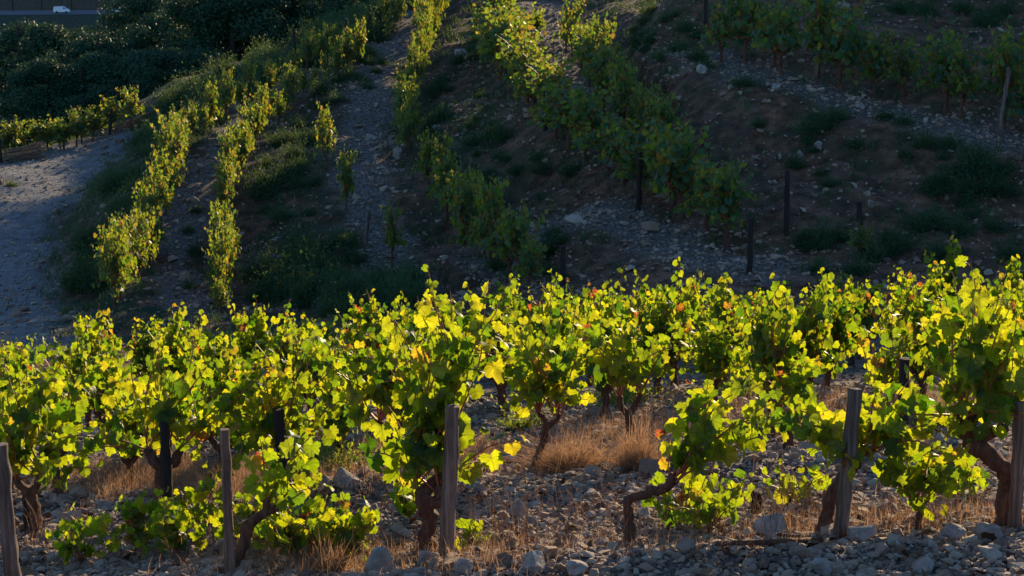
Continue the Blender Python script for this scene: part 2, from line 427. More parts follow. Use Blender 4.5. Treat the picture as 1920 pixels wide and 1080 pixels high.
mb = MB(); mb.add(np.stack([gx, gy, gz], -1), gf)
ground = mb.build("ground", M_GROUND); tag(ground, kind="structure")
a = ground.data.attributes.new("path", 'FLOAT', 'POINT')
pathv = np.clip(mk + (1 - sstep(24, 34, gy)) * 1.0, 0, 1); a.data.foreach_set("value", pathv.astype(np.float32))
trk_save = PATHS; PATHS = [trk_save[-1]]
a = ground.data.attributes.new("track", 'FLOAT', 'POINT'); a.data.foreach_set("value", (path_info(gx, gy)[0] * .85).astype(np.float32)); PATHS = trk_save
def green_mask(X, Y):
    px = 960 + X / np.maximum(Y, 1) * F * .99
    left = (1 - sstep(330, 520, px)) * sstep(34, 38, Y)
    mid = .75 * sstep(430, 500, px) * (1 - sstep(900, 1150, px)) * sstep(35, 39, Y)
    g = np.maximum(left, mid); g = np.maximum(g, .5 * sstep(35, 39, Y)); g = g * (1 - path_info(X, Y)[0])
    return np.maximum(g, 2 * sstep(1, 6, Y - np.interp(X, [-120, -40, -17, -14, -9, -3, 3, 9, 14], [40, 58, 70, 79, 76, 84, 100, 160, 400])))
a = ground.data.attributes.new("green", 'FLOAT', 'POINT'); a.data.foreach_set("value", (green_mask(gx, gy) * np.where(gy > 612, .42, 1)).astype(np.float32))

# ------------------------------------------------------------------ leaves
def leaf_template(nout, ring, rng, fold, curl, wave):
    key = np.radians([0, 14, 28, 42, 56, 70, 84, 98, 114, 132, 152, 170])
    rad = np.array([1.0, .90, .79, .86, .94, .86, .74, .79, .84, .76, .66, .30])
    th = np.linspace(-math.pi + .12, math.pi - .12, nout)
    r = np.interp(np.abs(th), key, rad)
    if nout > 16: r = r * (1 + .07 * np.where(np.arange(nout) % 2 == 0, 1, -1))
    r = r * (1 + .06 * rng.standard_normal(nout))
    pts = [np.zeros((1, 2))]; x = r * np.sin(th); y = r * np.cos(th)
    faces = []
    if ring:
        pts.append(np.stack([x, y], -1) * .52)
        o = 1 + nout
    else: o = 1
    pts.append(np.stack([x, y], -1))
    for k in range(nout - 1):
        if ring:
            faces.append((0, 1 + k, 2 + k)); faces.append((1 + k, o + k, o + k + 1)); faces.append((1 + k, o + k + 1, 2 + k))
        else: faces.append((0, 1 + k, 2 + k))
    p2 = np.vstack(pts)
    X, Y = p2[:, 0], p2[:, 1]
    rr = np.hypot(X, Y)
    z = fold * np.abs(X) - curl * rr ** 2 + wave * rr * np.sin(3 * np.arctan2(X, Y) + rng.uniform(0, 6)) - .25 * curl * np.maximum(Y, 0) ** 3
    return np.stack([X, Y, z], -1), np.array(faces), np.stack([X, Y], -1)

_r = np.random.default_rng(2)
TPL_HI = [leaf_template(27, True, _r, _r.uniform(-.2, .6), _r.uniform(-.1, .6), _r.uniform(.06, .22)) for _ in range(9)]
TPL_MID = [leaf_template(15, False, _r, _r.uniform(-.2, .6), _r.uniform(-.1, .55), _r.uniform(.05, .2)) for _ in range(9)]
TPL_LOW = [leaf_template(9, False, _r, _r.uniform(.0, .4), _r.uniform(.0, .4), .08) for _ in range(6)]

def norm(v):
    v = np.asarray(v, float); return v / (np.linalg.norm(v, axis=-1, keepdims=True) + 1e-9)

def put_leaves(mb, P, T, N, S, tpls, rng):
    P = np.asarray(P); T = norm(T); N = np.asarray(N)
    N = norm(N - (N * T).sum(-1, keepdims=True) * T); B = np.cross(T, N); S = np.asarray(S)
    which = rng.integers(0, len(tpls), len(P))
    for k, (tv, tf, tu) in enumerate(tpls):
        m = np.where(which == k)[0]
        if not len(m): continue
        V = P[m][:, None] + S[m][:, None, None] * (tv[None, :, :1] * B[m][:, None] + tv[None, :, 1:2] * T[m][:, None] + tv[None, :, 2:] * N[m][:, None])
        Fa = tf[None] + (np.arange(len(m)) * len(tv))[:, None, None]
        mb.add(V.reshape(-1, 3), Fa.reshape(-1, 3), np.tile(tu, (len(m), 1)))

def grow(p, d, L, rng, droop=.05, wander=.12, n=12):
    P = [np.array(p, float)]; d = norm(d)
    for k in range(n):
        d = norm(d + rng.normal(0, wander, 3) + np.array([0, 0, -droop * (k / n) * 2]))
        P.append(P[-1] + d * L / n)
    return np.array(P)

def leaves_on(path, rng, spacing, size, acc, start=.12, pet=None, petr=.0015, tip=.45):
    seg = np.linalg.norm(np.diff(path, axis=0), axis=1); cum = np.concatenate([[0], np.cumsum(seg)]); L = cum[-1]
    s = L * start; side = rng.uniform(0, 6.28)
    while s < L:
        q = np.array([np.interp(s, cum, path[:, c]) for c in range(3)])
        i = min(np.searchsorted(cum, s), len(path) - 1); tdir = norm(path[i] - path[i - 1])
        side += math.pi + rng.normal(0, .5)
        u = norm(np.cross(tdir, [.3, .2, 1.0] if abs(tdir[2]) < .9 else [1.0, .1, 0])); v = np.cross(tdir, u)
        o = norm(u * math.cos(side) + v * math.sin(side))
        t = s / L
        sz = size * (1.05 - (1 - tip) * max(0, (t - .55) / .45) ** 1.3) * rng.uniform(.5, 1.28)
        pl = sz * rng.uniform(.5, 1.0)
        pd = norm(o + tdir * .45 + np.array([0, 0, .25]))
        tipp = q + pd * pl
        if pet is not None: tube(pet, [q, q + pd * pl * .5 + np.array([0, 0, .006]), tipp], petr, 3, cap=False)
        nrm = norm(np.array([rng.normal(0, .55), rng.normal(0, 1.0), abs(rng.normal(.35, .35))]) + o * .35)
        td = norm(o * .55 + np.array([0, 0, -.85]) + rng.normal(0, .35, 3) + (np.array([0, 0, .9]) if t > .93 else 0))
        acc.append((tipp, td, nrm, sz * .82))
        s += spacing * rng.uniform(.6, 1.35)

def vine(name, seed, trunk, heads, canes, leaf=.095, spacing=.075, tpls=TPL_MID, mat=M_LEAF, tr=.04, fine=False, lateral=.0, taper=.8, loc=(0, 0, 0), rz=0):
    """trunk: list of points; heads: list of arm end points; canes: (head index, direction, length, droop)"""
    rng = np.random.default_rng(seed)
    root = empty(name, loc, rz)
    tb = MB()
    tp = smooth_path(trunk, 5); m = len(tp)
    rr = tr * np.interp(np.linspace(0, 1, m), [0, .12, .5, 1], [1.45, 1.1, .92, 1.12])
    if m > 3: tp[1:-1] += rng.normal(0, tr * .10, (m - 2, 3))
    tube(tb, np.vstack([tp[:1] - [0, 0, .08], tp]), np.concatenate([[rr[0]], rr]), 10 if fine else 6, rng, .10)
    for h in heads:
        h = np.array(h, float); a = tp[-1]
        mid = (a + h) / 2 + rng.normal(0, tr * .4, 3) - np.array([0, 0, .01])
        ap = smooth_path([a - norm(h - a) * tr * .3, mid, h], 4)
        tube(tb, ap, np.linspace(tr * .95, tr * .62, len(ap)), 8 if fine else 5, rng, .12)
        tube(tb, [h - norm(h - a) * tr * .4, h + norm(h - a) * tr * .5], [tr * .8, tr * .5], 7 if fine else 5, rng, .15)   # knuckle
    tb.build("trunk", M_BARK, root)
    cb = MB(); acc = []
    for hi, d, L, dr in canes:
        h = np.array(heads[hi % len(heads)] if heads else tp[-1], float) + rng.normal(0, .012, 3)
        P = grow(h, d, L, rng, dr, .10, max(6, int(L / .08)))
        tube(cb, P, np.linspace(.0085, .003, len(P)) * (1 if L > .5 else .75), 5 if fine else 4)
        leaves_on(P, rng, spacing, leaf, acc, start=.18, pet=cb if fine else None)
        k = rng.poisson(lateral * L)
        for _ in range(k):
            i = rng.integers(1, max(2, int(len(P) * .8))); dd = norm(P[i] - P[i - 1]) * .5 + rng.normal(0, .7, 3)
            Q = grow(P[i], dd, rng.uniform(.16, .36), rng, .12, .12, 5)
            tube(cb, Q, np.linspace(.004, .002, len(Q)), 4, cap=False)
            leaves_on(Q, rng, spacing * .9, leaf * .85, acc, start=.15, pet=cb if fine else None)
    cb.build("canes", M_CANE, root)
    lb = MB()
    put_leaves(lb, [a[0] for a in acc], [a[1] for a in acc], [a[2] for a in acc], [a[3] for a in acc], tpls, rng)
    lb.build("foliage", mat, root)
    return root

def fan(rng, n, lean=(0, 0), tilt=(5, 30), L=(.8, 1.1), droop=.04, heads=2):
    out = []
    for k in range(n):
        az = k / n * 6.283 + rng.uniform(-.5, .5); ti = R(rng.uniform(*tilt))
        d = (math.sin(ti) * math.cos(az) + lean[0], math.sin(ti) * math.sin(az) * .8 + lean[1], math.cos(ti))
        out.append((k % heads, d, rng.uniform(*L), droop * rng.uniform(.4, 1.8)))
    return out

def gspot(px, py, ymin=9.0, ymax=33):
    return spot(px, py, ymin, ymax)

rg = np.random.default_rng(11)
# ------------------------------------------------------------------ front row, each vine as it grows in the photograph
def front(px, py, label, seed, trunk, heads, canes, **kw):
    p = gspot(px, py)
    kw["leaf"] = kw.get("leaf", .09) * 1.14; kw["spacing"] = kw.get("spacing", .07) * 1.22
    o = vine("grapevine", seed, trunk, heads, canes, tpls=TPL_HI, fine=True, loc=p, **kw)
    tag(o, label, "grapevine", "grapevines of the front row")
    return o

front(800, 1042, "tall narrow grapevine tied to the brown stake in the centre, highest of the front row", 101,
      [(0,0,0), (.0,0,.12), (.02,.0,.28), (-.03,.01,.42)], [(-.05,.02,.50), (.09,.0,.47), (.13,.03,.56)],
      fan(rg, 4, (.10,0), (2, 9), (1.45, 1.68), .008, 3) + fan(rg, 7, (.02,0), (4, 17), (1.0, 1.4), .02, 3) + fan(rg, 7, (0, 0), (22, 52), (.55, .85), .12, 3), leaf=.102, spacing=.076, tr=.055, lateral=.9)
front(62, 1000, "grapevine behind the grey stake in the lower left corner, red canes leaning left", 102,
      [(0,0,0), (.03,0,.15), (-.02,.02,.33)], [(-.12,.02,.45), (.08,.05,.47)],
      fan(rg, 10, (-.05,0), (4, 26), (.7, 1.08), .03, 2) + fan(rg, 6, (0.05, 0), (40, 75), (.5, .8), .12, 2), leaf=.09, spacing=.07, tr=.045, lateral=1.0)
front(405, 1078, "low grapevine whose trunk lies over to the right behind the thin stake at lower left", 103,
      [(0,0,0), (.09,.02,.04), (.16,.05,.15), (.22,.08,.33)], [(.33,.10,.47), (.40,.12,.42)],
      fan(rg, 6, (.15, .1), (10, 60), (.35, .6), .08, 2), leaf=.08, spacing=.065, tr=.038, lateral=.8)
front(1182, 1018, "small grapevine with a bent reddish trunk, its arm stretched to the right over bare stones", 104,
      [(0,0,0), (-.01,0,.18), (-.02,0,.30), (.10,.01,.345), (.22,.01,.38)], [(.27,.01,.47), (.30,.02,.43)],
      [(0,(.1,0,1),.35,.02),(0,(.35,.1,1),.55,.05),(1,(.7,0,.85),.75,.06),(1,(.9,.1,.75),.9,.06),(0,(.5,-.1,1),.6,.05),(1,(.9,-.1,.85),.95,.07),(0,(.15,-.1,.9),.4,.05),(1,(.55,.1,.9),.7,.06),(1,(.75,.15,.8),1.0,.07)],
      leaf=.09, spacing=.058, tr=.033, lateral=1.2)
front(1546, 1000, "sprawling grapevine leaning right behind the slanted grey stake on the right", 105,
      [(0,0,0), (.02,.05,.14), (.09,.08,.30), (.2,.08,.46)], [(.30,.08,.55), (.24,.12,.58)],
      fan(rg, 10, (.02, 0), (25, 80), (.4, .68), .10, 2) + [(0,(-.8,0,.5),.7,.1),(1,(-.8,.1,.35),.8,.12),(0,(.3,-.1,1),.6,.05),(1,(-.5,0,.2),.7,.15),(0,(.2,0,-.1),.5,.1)], leaf=.092, spacing=.062, tr=.045, lateral=1.0)
front(1722, 992, "bushy young grapevine on red stems between the two right-hand stakes", 106,
      [(0,0,0), (.0,0,.06), (.01,.0,.14)], [(-.05,0,.2), (.05,.02,.2)],
      fan(rg, 9, (.0, 0), (5, 50), (.35, .62), .05, 2), leaf=.08, spacing=.056, tr=.022, lateral=1.0)
front(1888, 985, "large grapevine with a thick curving trunk at the stake on the right edge", 107,
      [(0,0,0), (-.03,.0,.18), (-.02,.0,.34), (-.14,.0,.48), (-.27,.0,.58)], [(-.34,.0,.75), (-.24,.02,.80), (-.05,.05,.66)],
      fan(rg, 11, (.05, 0), (3, 24), (.7, 1.05), .03, 3) + fan(rg, 7, (-.12, 0), (30, 75), (.45, .75), .10, 3) + [(2,(.3,.1,1),.9,.03),(2,(.5,.1,.9),.8,.05)], leaf=.095, spacing=.065, tr=.058, lateral=1.2)
def shoot(px, py, label, seed, n, L, tilt=(10, 70)):
    p = gspot(px, py)
    o = vine("vine_shoot", seed, [(0,0,0), (0,0,.03), (.01,0,.06)], [(0,0,.07), (.02,.01,.07)], fan(rg, n, (0, 0), tilt, (L * .7, L * 1.15), .05, 2), leaf=.082, spacing=.060, lateral=.5, tpls=TPL_HI, tr=.012, fine=True, loc=p)
    tag(o, label, "vine shoot", "low vine shoots on the ground")
shoot(255, 1040, "low leafy vine shoot on the stones left of the thin lower left stake", 120, 9, .42)
shoot(150, 1065, "dark green vine shoot near the ground beside the lower left corner stake", 121, 7, .36)
shoot(540, 1050, "yellow-green vine shoot among dry grass right of the thin lower left stake", 122, 9, .44)
shoot(660, 1040, "spreading vine shoot in the dry grass left of the central brown stake", 123, 8, .36)
shoot(770, 990, "upright vine shoot close against the left side of the central trunk", 124, 6, .34, (0, 40))
shoot(1275, 985, "low spreading vine shoot under the bent reddish trunk", 125, 6, .34, (30, 80))
shoot(1375, 968, "single small vine shoot by the short stump stake", 126, 4, .26, (0, 35))
shoot(1790, 935, "vine shoot under the curving trunk near the right edge", 127, 6, .34)
shoot(880, 1030, "tiny vine sprig at the foot of the central brown stake", 128, 3, .14)
shoot(370, 990, "vine shoot standing on stones between the dark stake and the thin stake", 129, 8, .40)

shoot(330, 1050, "wide vine shoot spreading at the foot of the thin lower left stake", 130, 9, .42)
shoot(480, 1030, "bright vine shoot just right of the fallen-over trunk at lower left", 131, 9, .42)
shoot(600, 1030, "leafy vine shoot in the grass midway between the two front-left stakes and boulder", 132, 9, .38)
shoot(1480, 950, "vine shoot left of the slanted grey stake at ground level", 133, 6, .34)
shoot(1330, 1000, "small vine shoot in the dry grass right of the bent reddish trunk", 134, 6, .26)
# ------------------------------------------------------------------ second row
def second(px, py, label, seed, trunk, heads, canes, ymin=14.0, **kw):
    p = spot(px, py, ymin, 30); kw["leaf"] = kw.get("leaf", .09) * 1.08; kw["spacing"] = kw.get("spacing", .07) * 1.12
    o = vine("grapevine", seed, trunk, heads, canes, tpls=TPL_HI, fine=True, loc=p, **kw)
    tag(o, label, "grapevine", "grapevines of the second row"); return o
second(305, 968, "grapevine with a dark straight trunk at the near-black stake, red canes fanning to the right", 201,
       [(0,0,0), (.0,0,.2), (.02,0,.42)], [(-.1,.02,.55), (.16,.02,.56), (.06,.05,.6)],
       fan(rg, 10, (.05, 0), (5, 40), (.8, 1.15), .03, 3) + [(1,(.9,0,.85),1.1,.02),(1,(1,0,.7),1.2,.03),(0,(-1,-.2,.2),.8,.12),(0,(-.9,-.1,.5),.9,.12)], leaf=.09, spacing=.07, tr=.055, lateral=1.0)
second(520, 930, "grapevine behind the second dark stake from the left, foliage hanging over dry grass", 202,
       [(0,0,0), (-.03,0,.1), (-.02,0,.22)], [(-.1,.02,.36), (.1,.0,.40)],
       fan(rg, 13, (.05, 0), (5, 45), (.75, 1.1), .05, 2) + fan(rg, 5, (.3, 0), (45, 80), (.6, .8), .1, 2), leaf=.09, spacing=.07, tr=.045, lateral=1.0)
second(735, 905, "dense grapevine filling the space left of the central stake in the second row", 203,
       [(0,0,0), (.02,0,.2), (.0,0,.36)], [(-.1,.02,.5), (.1,.0,.5)], fan(rg, 15, (0, 0), (5, 50), (.7, 1.1), .05, 2), leaf=.09, spacing=.07, tr=.045, lateral=1.2)
second(1000, 885, "grapevine on a thin dark trunk leaning right at the left end of the dry bush", 204,
       [(0,0,0), (.03,0,.12), (.09,0,.28), (.12,0,.42)], [(.05,.02,.52), (.22,.0,.52)], fan(rg, 14, (.0, 0), (5, 45), (.7, 1.15), .05, 2), leaf=.09, spacing=.072, tr=.032, lateral=1.0)
second(1190, 868, "grapevine rising behind the dry bush with big hanging leaves in the second row", 205,
       [(0,0,0), (-.03,0,.2), (-.06,0,.44)], [(-.14,.02,.6), (.04,.0,.62)], fan(rg, 12, (0, 0), (5, 45), (.6, .9), .06, 2), leaf=.1, spacing=.08, tr=.035, lateral=.7)
second(1478, 840, "grapevine with a short dark trunk left of the slanted grey stake in the second row", 206,
       [(0,0,0), (.0,0,.14), (.01,0,.26)], [(-.08,.02,.36), (.1,.0,.36)], fan(rg, 10, (-.05, 0), (10, 50), (.35, .6), .07, 2), leaf=.09, spacing=.07, tr=.045, lateral=.8)
second(1655, 830, "grapevine with thin red stems just left of the dark round stake", 207,
       [(0,0,0), (.0,0,.2), (.01,0,.36)], [(-.05,.02,.46), (.07,.0,.46)], fan(rg, 9, (0, 0), (4, 40), (.5, .9), .06, 2), leaf=.09, spacing=.085, tr=.028, lateral=.6)
second(1800, 815, "grapevine right of the dark round stake, crowded behind the curving trunk", 208,
       [(0,0,0), (.0,0,.2), (.01,0,.40)], [(-.08,.02,.5), (.1,.0,.5)], fan(rg, 13, (0, 0), (5, 40), (.7, 1.05), .05, 2), leaf=.095, spacing=.075, tr=.045, lateral=1.0)
second(110, 930, "grapevine at the left edge behind the grey corner stake, second row", 209,
       [(0,0,0), (.0,0,.2), (.01,0,.40)], [(-.08,.02,.5), (.1,.0,.5)], fan(rg, 14, (0, 0), (5, 45), (.7, 1.05), .05, 2), leaf=.095, spacing=.07, tr=.045, lateral=1.0)

# ------------------------------------------------------------------ rows behind: six vine shapes, copied
PROTO = []
for k in range(6):
    r_ = np.random.default_rng(300 + k)
    x = r_.uniform(-.06, .06)
    o = vine("grapevine", 300 + k, [(0,0,0), (x,0,.15), (x * .4,.02,.30)], [(-.14,.03,.44), (.13,-.02,.44), (.02,.10,.46)],
             fan(r_, 13, (0, 0), (2, 22), (.6, 1.15), .02, 3) + fan(r_, 10, (0, 0), (32, 80), (.4, .7), .12, 3), leaf=.092, spacing=.060, tpls=TPL_MID, tr=.05, lateral=1.6)
    PROTO.append(o)
ROWS = [(18.0, "half-hidden"), (20.0, "third"), (22.0, "fourth"), (24.4, "fifth"), (26.8, "sixth"), (29.2, "seventh")]
ORD = ["first", "second", "third", "fourth", "fifth", "sixth", "seventh", "eighth", "ninth", "tenth", "eleventh", "twelfth", "thirteenth", "fourteenth", "fifteenth", "sixteenth", "seventeenth", "eighteenth", "nineteenth", "twentieth"]
used = [False] * 6
prng = random.Random(4)
for ri, (Y, rn) in enumerate(ROWS):
    half = Y * math.tan(R(15)) + .5
    sp_ = 1.12
    n = int(2 * half / sp_) + 1
    for q in range(n):
        x = -half + (q + .5) * (2 * half / n) + prng.uniform(-.2, .2)
        y = Y + prng.uniform(-.25, .25) + .02 * x
        if ri == 0 and (x > -.4 and not 2.2 < x < 2.9): continue
        k = prng.randrange(6)
        if not used[k]: o = PROTO[k]; used[k] = True
        else: o = copy_tree(PROTO[k])
        s = prng.uniform(.82, 1.08) * (1.0 if ri else .92)
        s *= float(np.interp(x, [-8, -1.5, 2.5, 8], [.84, .86, .98, 1.0])); o.location = (x, y, hz1(x, y) - .01); o.rotation_euler = (0, 0, prng.uniform(0, 6.28)); o.scale = (s * 1.0, s * 1.0, s * prng.uniform(.92, 1.14))
        wh = "last leafy row in front of the dark hill" if ri == 5 else rn + " leafy row from the front" if ri else "half-hidden leafy row behind the dark stakes"
        tag(o, "%s grapevine from the left in the %s" % (ORD[q], wh), "grapevine", "backlit grapevines of the rows behind")

# ------------------------------------------------------------------ hill vines
HP = []
for k in range(5):
    r_ = np.random.default_rng(400 + k)
    o = vine("hillside_vine", 400 + k, [(0,0,0), (.03,0,.2), (.0,.02,.4)], [(-.16,.03,.52), (.15,-.02,.52), (.02,.12,.54)],
             fan(r_, 13, (0, 0), (3, 28), (.75, 1.15), .03, 3) + fan(r_, 14, (0, 0), (35, 95), (.45, .75), .12, 3), leaf=.10, spacing=.072, tpls=TPL_LOW, mat=M_LEAF_HILL, tr=.04, lateral=1.0)
    HP.append(o)
hused = [False] * 5
def hill_row(pts, step, desc, group, scale=(.85, 1.1), jit=.2, gap=.10, wd=0, zs=1.0):
    P = [spot(*p) for p in pts]; P = np.array([p for p in P if p])
    seg = np.linalg.norm(np.diff(P[:, :2], axis=0), axis=1); cum = np.concatenate([[0], np.cumsum(seg)])
    n = max(1, int(cum[-1] / step)); q = 0
    for q in range(n):
        s = (q + .5) / n * cum[-1]
        x = float(np.interp(s, cum, P[:, 0])) + prng.uniform(-jit, jit); y = float(np.interp(s, cum, P[:, 1])) + prng.uniform(-jit, jit)
        if q > 2 and prng.random() < gap: continue
        k = prng.randrange(5)
        if not hused[k]: o = HP[k]; hused[k] = True
        else: o = copy_tree(HP[k])
        sc_ = prng.uniform(scale[0] * .78, scale[1])
        o.location = (x, y, hz1(x, y) - .02); o.rotation_euler = (0, 0, prng.uniform(0, 6.28)); wd_ = 1.0 if step in (.85, 1.05) and scale[1] > 1.2 else .82; wd_ = wd or wd_; o.scale = (sc_ * wd_, sc_ * wd_, zs * sc_ * prng.uniform(.95, 1.2))
        o_word = ORD[q] if q < 20 else "upper"
        tag(o, desc % o_word, "grapevine", group)
hill_row([(205,600),(235,545),(275,470),(310,400),(335,330),(345,290)], 0.55, "%s vine from the bottom in the sunlit row beside the dirt track", "vines of the row beside the dirt track", (.95, 1.2), gap=0, wd=0.7, zs=1.0)
hill_row([(362,262),(420,225),(480,190),(560,150),(640,100),(720,52),(800,8)], 0.75, "%s vine from the lower end of the dim row below the dark trees", "vines of the row below the trees", (.75, 1.0), wd=0.7, zs=1.0)
hill_row([(415,600),(420,520),(425,430),(440,350),(470,275),(540,208),(610,160),(680,120)], 0.55, "%s vine from the bottom of the row between the dirt strip and the shrubby bank", "vines of the second hill row from left", (.75, 1.05), wd=0.6, zs=1.0)
hill_row([(760,300),(763,230),(785,140),(810,65),(838,0)], 0.5, "%s vine from the lower end of the glowing row right of the stony strip", "vines of the glowing row right of the stony strip", (.8, 1.05), gap=.05, wd=0.58, zs=1.08)
hill_row([(790,345),(840,400),(890,460),(945,520),(1010,560)], 1.0, "%s vine from the top in the shaded stretch curving down to the front vineyard", "vines of the shaded curving stretch", (.95, 1.2))
hill_row([(925,60),(940,120),(970,180),(1030,240),(1090,300),(1170,350),(1260,400),(1330,440),(1400,465)], 1.05, "%s vine from the top in the row running over the crest into the shade", "vines of the row over the crest", (1.15, 1.35), gap=.04, wd=1.2)
hill_row([(1060,90),(1095,125),(1140,200),(1185,265),(1250,310)], .9, "%s vine from the top in the short row right of the upper path", "vines of the short row right of the upper path", (1.0, 1.25))
hill_row([(1330,110),(1400,122),(1470,135),(1560,155),(1640,180),(1720,200),(1800,218),(1885,240),(1990,270)], .85, "%s vine from the left in the shaded row across the upper right slope", "vines across the upper right slope", (1.3, 1.5), gap=0)
hill_row([(0,300),(60,272),(130,258),(200,252),(255,238)], 0.5, "%s vine from the left in the sunlit hedge-like row beyond the dirt track", "vines of the hedge-like row beyond the track", (.95, 1.2), gap=0, wd=0.95, zs=0.85)
hill_row([(1540,470),(1600,490),(1660,500)], 1.1, "%s small vine from the left in the dark patch above the front vineyard at right", "small vines in the dark patch at right", (.6, .75))
for px, py, lab, s in ((650, 398, "sunlit vine at the lower end of its row, in front of the stony strip", .85), (612, 320, "slim sunlit vine standing above the other at the left rim of the stony strip", .95), (735, 505, "lone round vine right of the leaning post on the stony strip", .9)):
    p = spot(px, py); o = copy_tree(HP[prng.randrange(5)]); o.location = (p[0], p[1], p[2] - .02); o.scale = (s * .62, s * .62, s * 1.3); o.rotation_euler = (0, 0, prng.uniform(0, 6))
    tag(o, lab, "grapevine", "single vines at the stony strip")

# ------------------------------------------------------------------ stakes
def stake(px, ptop, pbase, d, label, mat=M_STAKE, tilt_px=0, square=False, ymin=9.0, group="wooden stakes in the front rows", extra=0, ytilt=0.0):
    p = spot(px, pbase, ymin, 130)
    if p is None: return
    if ymin < 30: p = (p[0] * (1 - .14 / p[1]), p[1] - .14, hz1(p[0], p[1] - .14))
    h = (pbase - ptop) / F * p[1] / math.cos(R(14)) + extra
    dx = tilt_px / F * p[1]
    rng = np.random.default_rng(int(px * 7 + pbase))
    d = d * 1.3; mb = MB(); n = 4 if square else 9
    zz = np.linspace(-.15, h, 12)
    pts = np.stack([dx * zz / h + rng.normal(0, d * .035, 12), ytilt * zz + rng.normal(0, d * .035, 12), zz], -1)
    rr = np.linspace(d * .54, d * .47, 12) * (1 + rng.normal(0, .035, 12)) * (1.2 if square else 1)
    tube(mb, pts, rr, n, rng, .065)
    tag(mb.build("stake", mat, None, not square, p), label, "stake", group)
stake(26, 808, 1092, .080, "thick grey weathered stake in the lower left corner", M_STAKE_OLD, -14)
stake(432, 775, 1072, .052, "thin dark brown stake with a slight bend at lower left", M_STAKE, -2)
stake(836, 740, 1045, .078, "brown stake in the centre beside the tallest front vine", M_STAKE, 16)
stake(1576, 708, 1003, .062, "squared grey stake leaning right in front of the sprawling vine", M_STAKE_OLD, 18, True)
stake(1904, 735, 985, .066, "split brown stake at the right edge beside the thick curving trunk", M_STAKE, -5)
stake(1418, 915, 972, .062, "short stump of a stake standing on the stones left of the boulder", M_STAKE_DARK, 0)
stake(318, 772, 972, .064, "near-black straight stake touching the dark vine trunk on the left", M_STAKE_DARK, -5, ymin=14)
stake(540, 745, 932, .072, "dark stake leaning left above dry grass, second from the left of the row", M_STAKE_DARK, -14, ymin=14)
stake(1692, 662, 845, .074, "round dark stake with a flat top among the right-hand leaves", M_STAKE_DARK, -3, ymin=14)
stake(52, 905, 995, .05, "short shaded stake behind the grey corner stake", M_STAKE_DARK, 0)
HS = "posts on the far hillside"
for px, a_, b_, tl, lab in ((683,393,468,10,"leaning grey post on the stony strip left of the lone round vine"),(1197,285,395,0,"dark post among the big shaded vines below the crest"),
    (1405,408,512,0,"dark post just above the tops of the front vineyard, right of centre"),(1475,320,440,-3,"thin dark post at the right end of the shaded crest row"),
    (1618,378,480,-12,"post leaning left in the dark patch above the front vines at right"),(1872,130,252,14,"slanted post at the right end of the upper right row"),
    (1528,62,150,10,"slanted post hidden among leaves of the upper right row"),(1322,-10,52,0,"post at the left end of the upper right row"),
    (1022,160,245,0,"post in the crest row where the light ends"),(940,62,128,0,"post among sunlit leaves at the top of the crest row"),
    (1055,460,535,0,"dim post above the front vines near the centre"),(651,38,110,0,"post in the dim row under the dark trees, near the top"),
    (553,58,150,0,"tall thin post of the dim row under the trees"),(695,14,80,0,"topmost post of the dim row under the trees"),
    (457,128,195,0,"post in the middle of the dim row under the trees"),(383,198,245,0,"post at the lower end of the dim row under the trees"),
    (207,205,252,4,"post in the sunlit hedge-like row by the dirt track"),(505,168,215,0,"post among sunlit leaves of the second hill row"),(2,262,305,0,"post at the left edge of the hedge-like row"),
    (1108,92,150,2,"post beside the short row right of the upper path")):
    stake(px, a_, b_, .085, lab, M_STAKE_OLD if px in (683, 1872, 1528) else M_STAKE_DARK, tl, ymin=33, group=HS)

# ------------------------------------------------------------------ stones
def hull_proto(rng, n=13):
    bm = bmesh.new()
    d = norm(rng.normal(0, 1, (n, 3))) * rng.uniform(.8, 1.0, (n, 1))
    for v in d: bm.verts.new(v)
    r_ = bmesh.ops.convex_hull(bm, input=bm.verts)
    bmesh.ops.delete(bm, geom=[g for g in r_["geom_interior"] if isinstance(g, bmesh.types.BMVert)], context='VERTS')
    bmesh.ops.triangulate(bm, faces=bm.faces)
    bm.verts.index_update()
    V = np.array([v.co[:] for v in bm.verts]); Fc = np.array([[v.index for v in f.verts] for f in bm.faces]); bm.free()
    return V, Fc
srng = np.random.default_rng(77)
HULL = [hull_proto(srng, int(srng.integers(11, 18))) for _ in range(26)]
def put_stones(mb, X, Y, S, sink=.3):
    Z = height(X, Y); n = len(X)
    which = srng.integers(0, len(HULL), n)
    for k, (hv, hf) in enumerate(HULL):
        m = np.where(which == k)[0]
        if not len(m): continue
        c = len(m)
        sc3 = S[m][:, None] * np.stack([srng.uniform(.75, 1.35, c), srng.uniform(.75, 1.25, c), srng.uniform(.45, .85, c)], -1)
        V = hv[None] * sc3[:, None]
        az = srng.uniform(0, 6.283, c); ti = srng.normal(0, .3, c)
        ct, st = np.cos(ti)[:, None], np.sin(ti)[:, None]; ca, sa = np.cos(az)[:, None], np.sin(az)[:, None]
        x, y, z = V[..., 0], V[..., 1], V[..., 2]
        y, z = y * ct - z * st, y * st + z * ct
        x, y = x * ca - y * sa, x * sa + y * ca
        V = np.stack([x + X[m][:, None], y + Y[m][:, None], z + (Z[m] + sc3[:, 2] * (1 - sink * 2) )[:, None] * 1.0], -1)
        mb.add(V.reshape(-1, 3), (hf[None] + (np.arange(c) * len(hv))[:, None, None]).reshape(-1, 3))
def frustum(n, y0, y1, mar=.6, pw=1.0):
    Y = y0 + (y1 - y0) * srng.random(n) ** pw; X = (srng.random(n) * 2 - 1) * (Y * math.tan(R(15)) + mar)
    return X, Y
mb = MB()
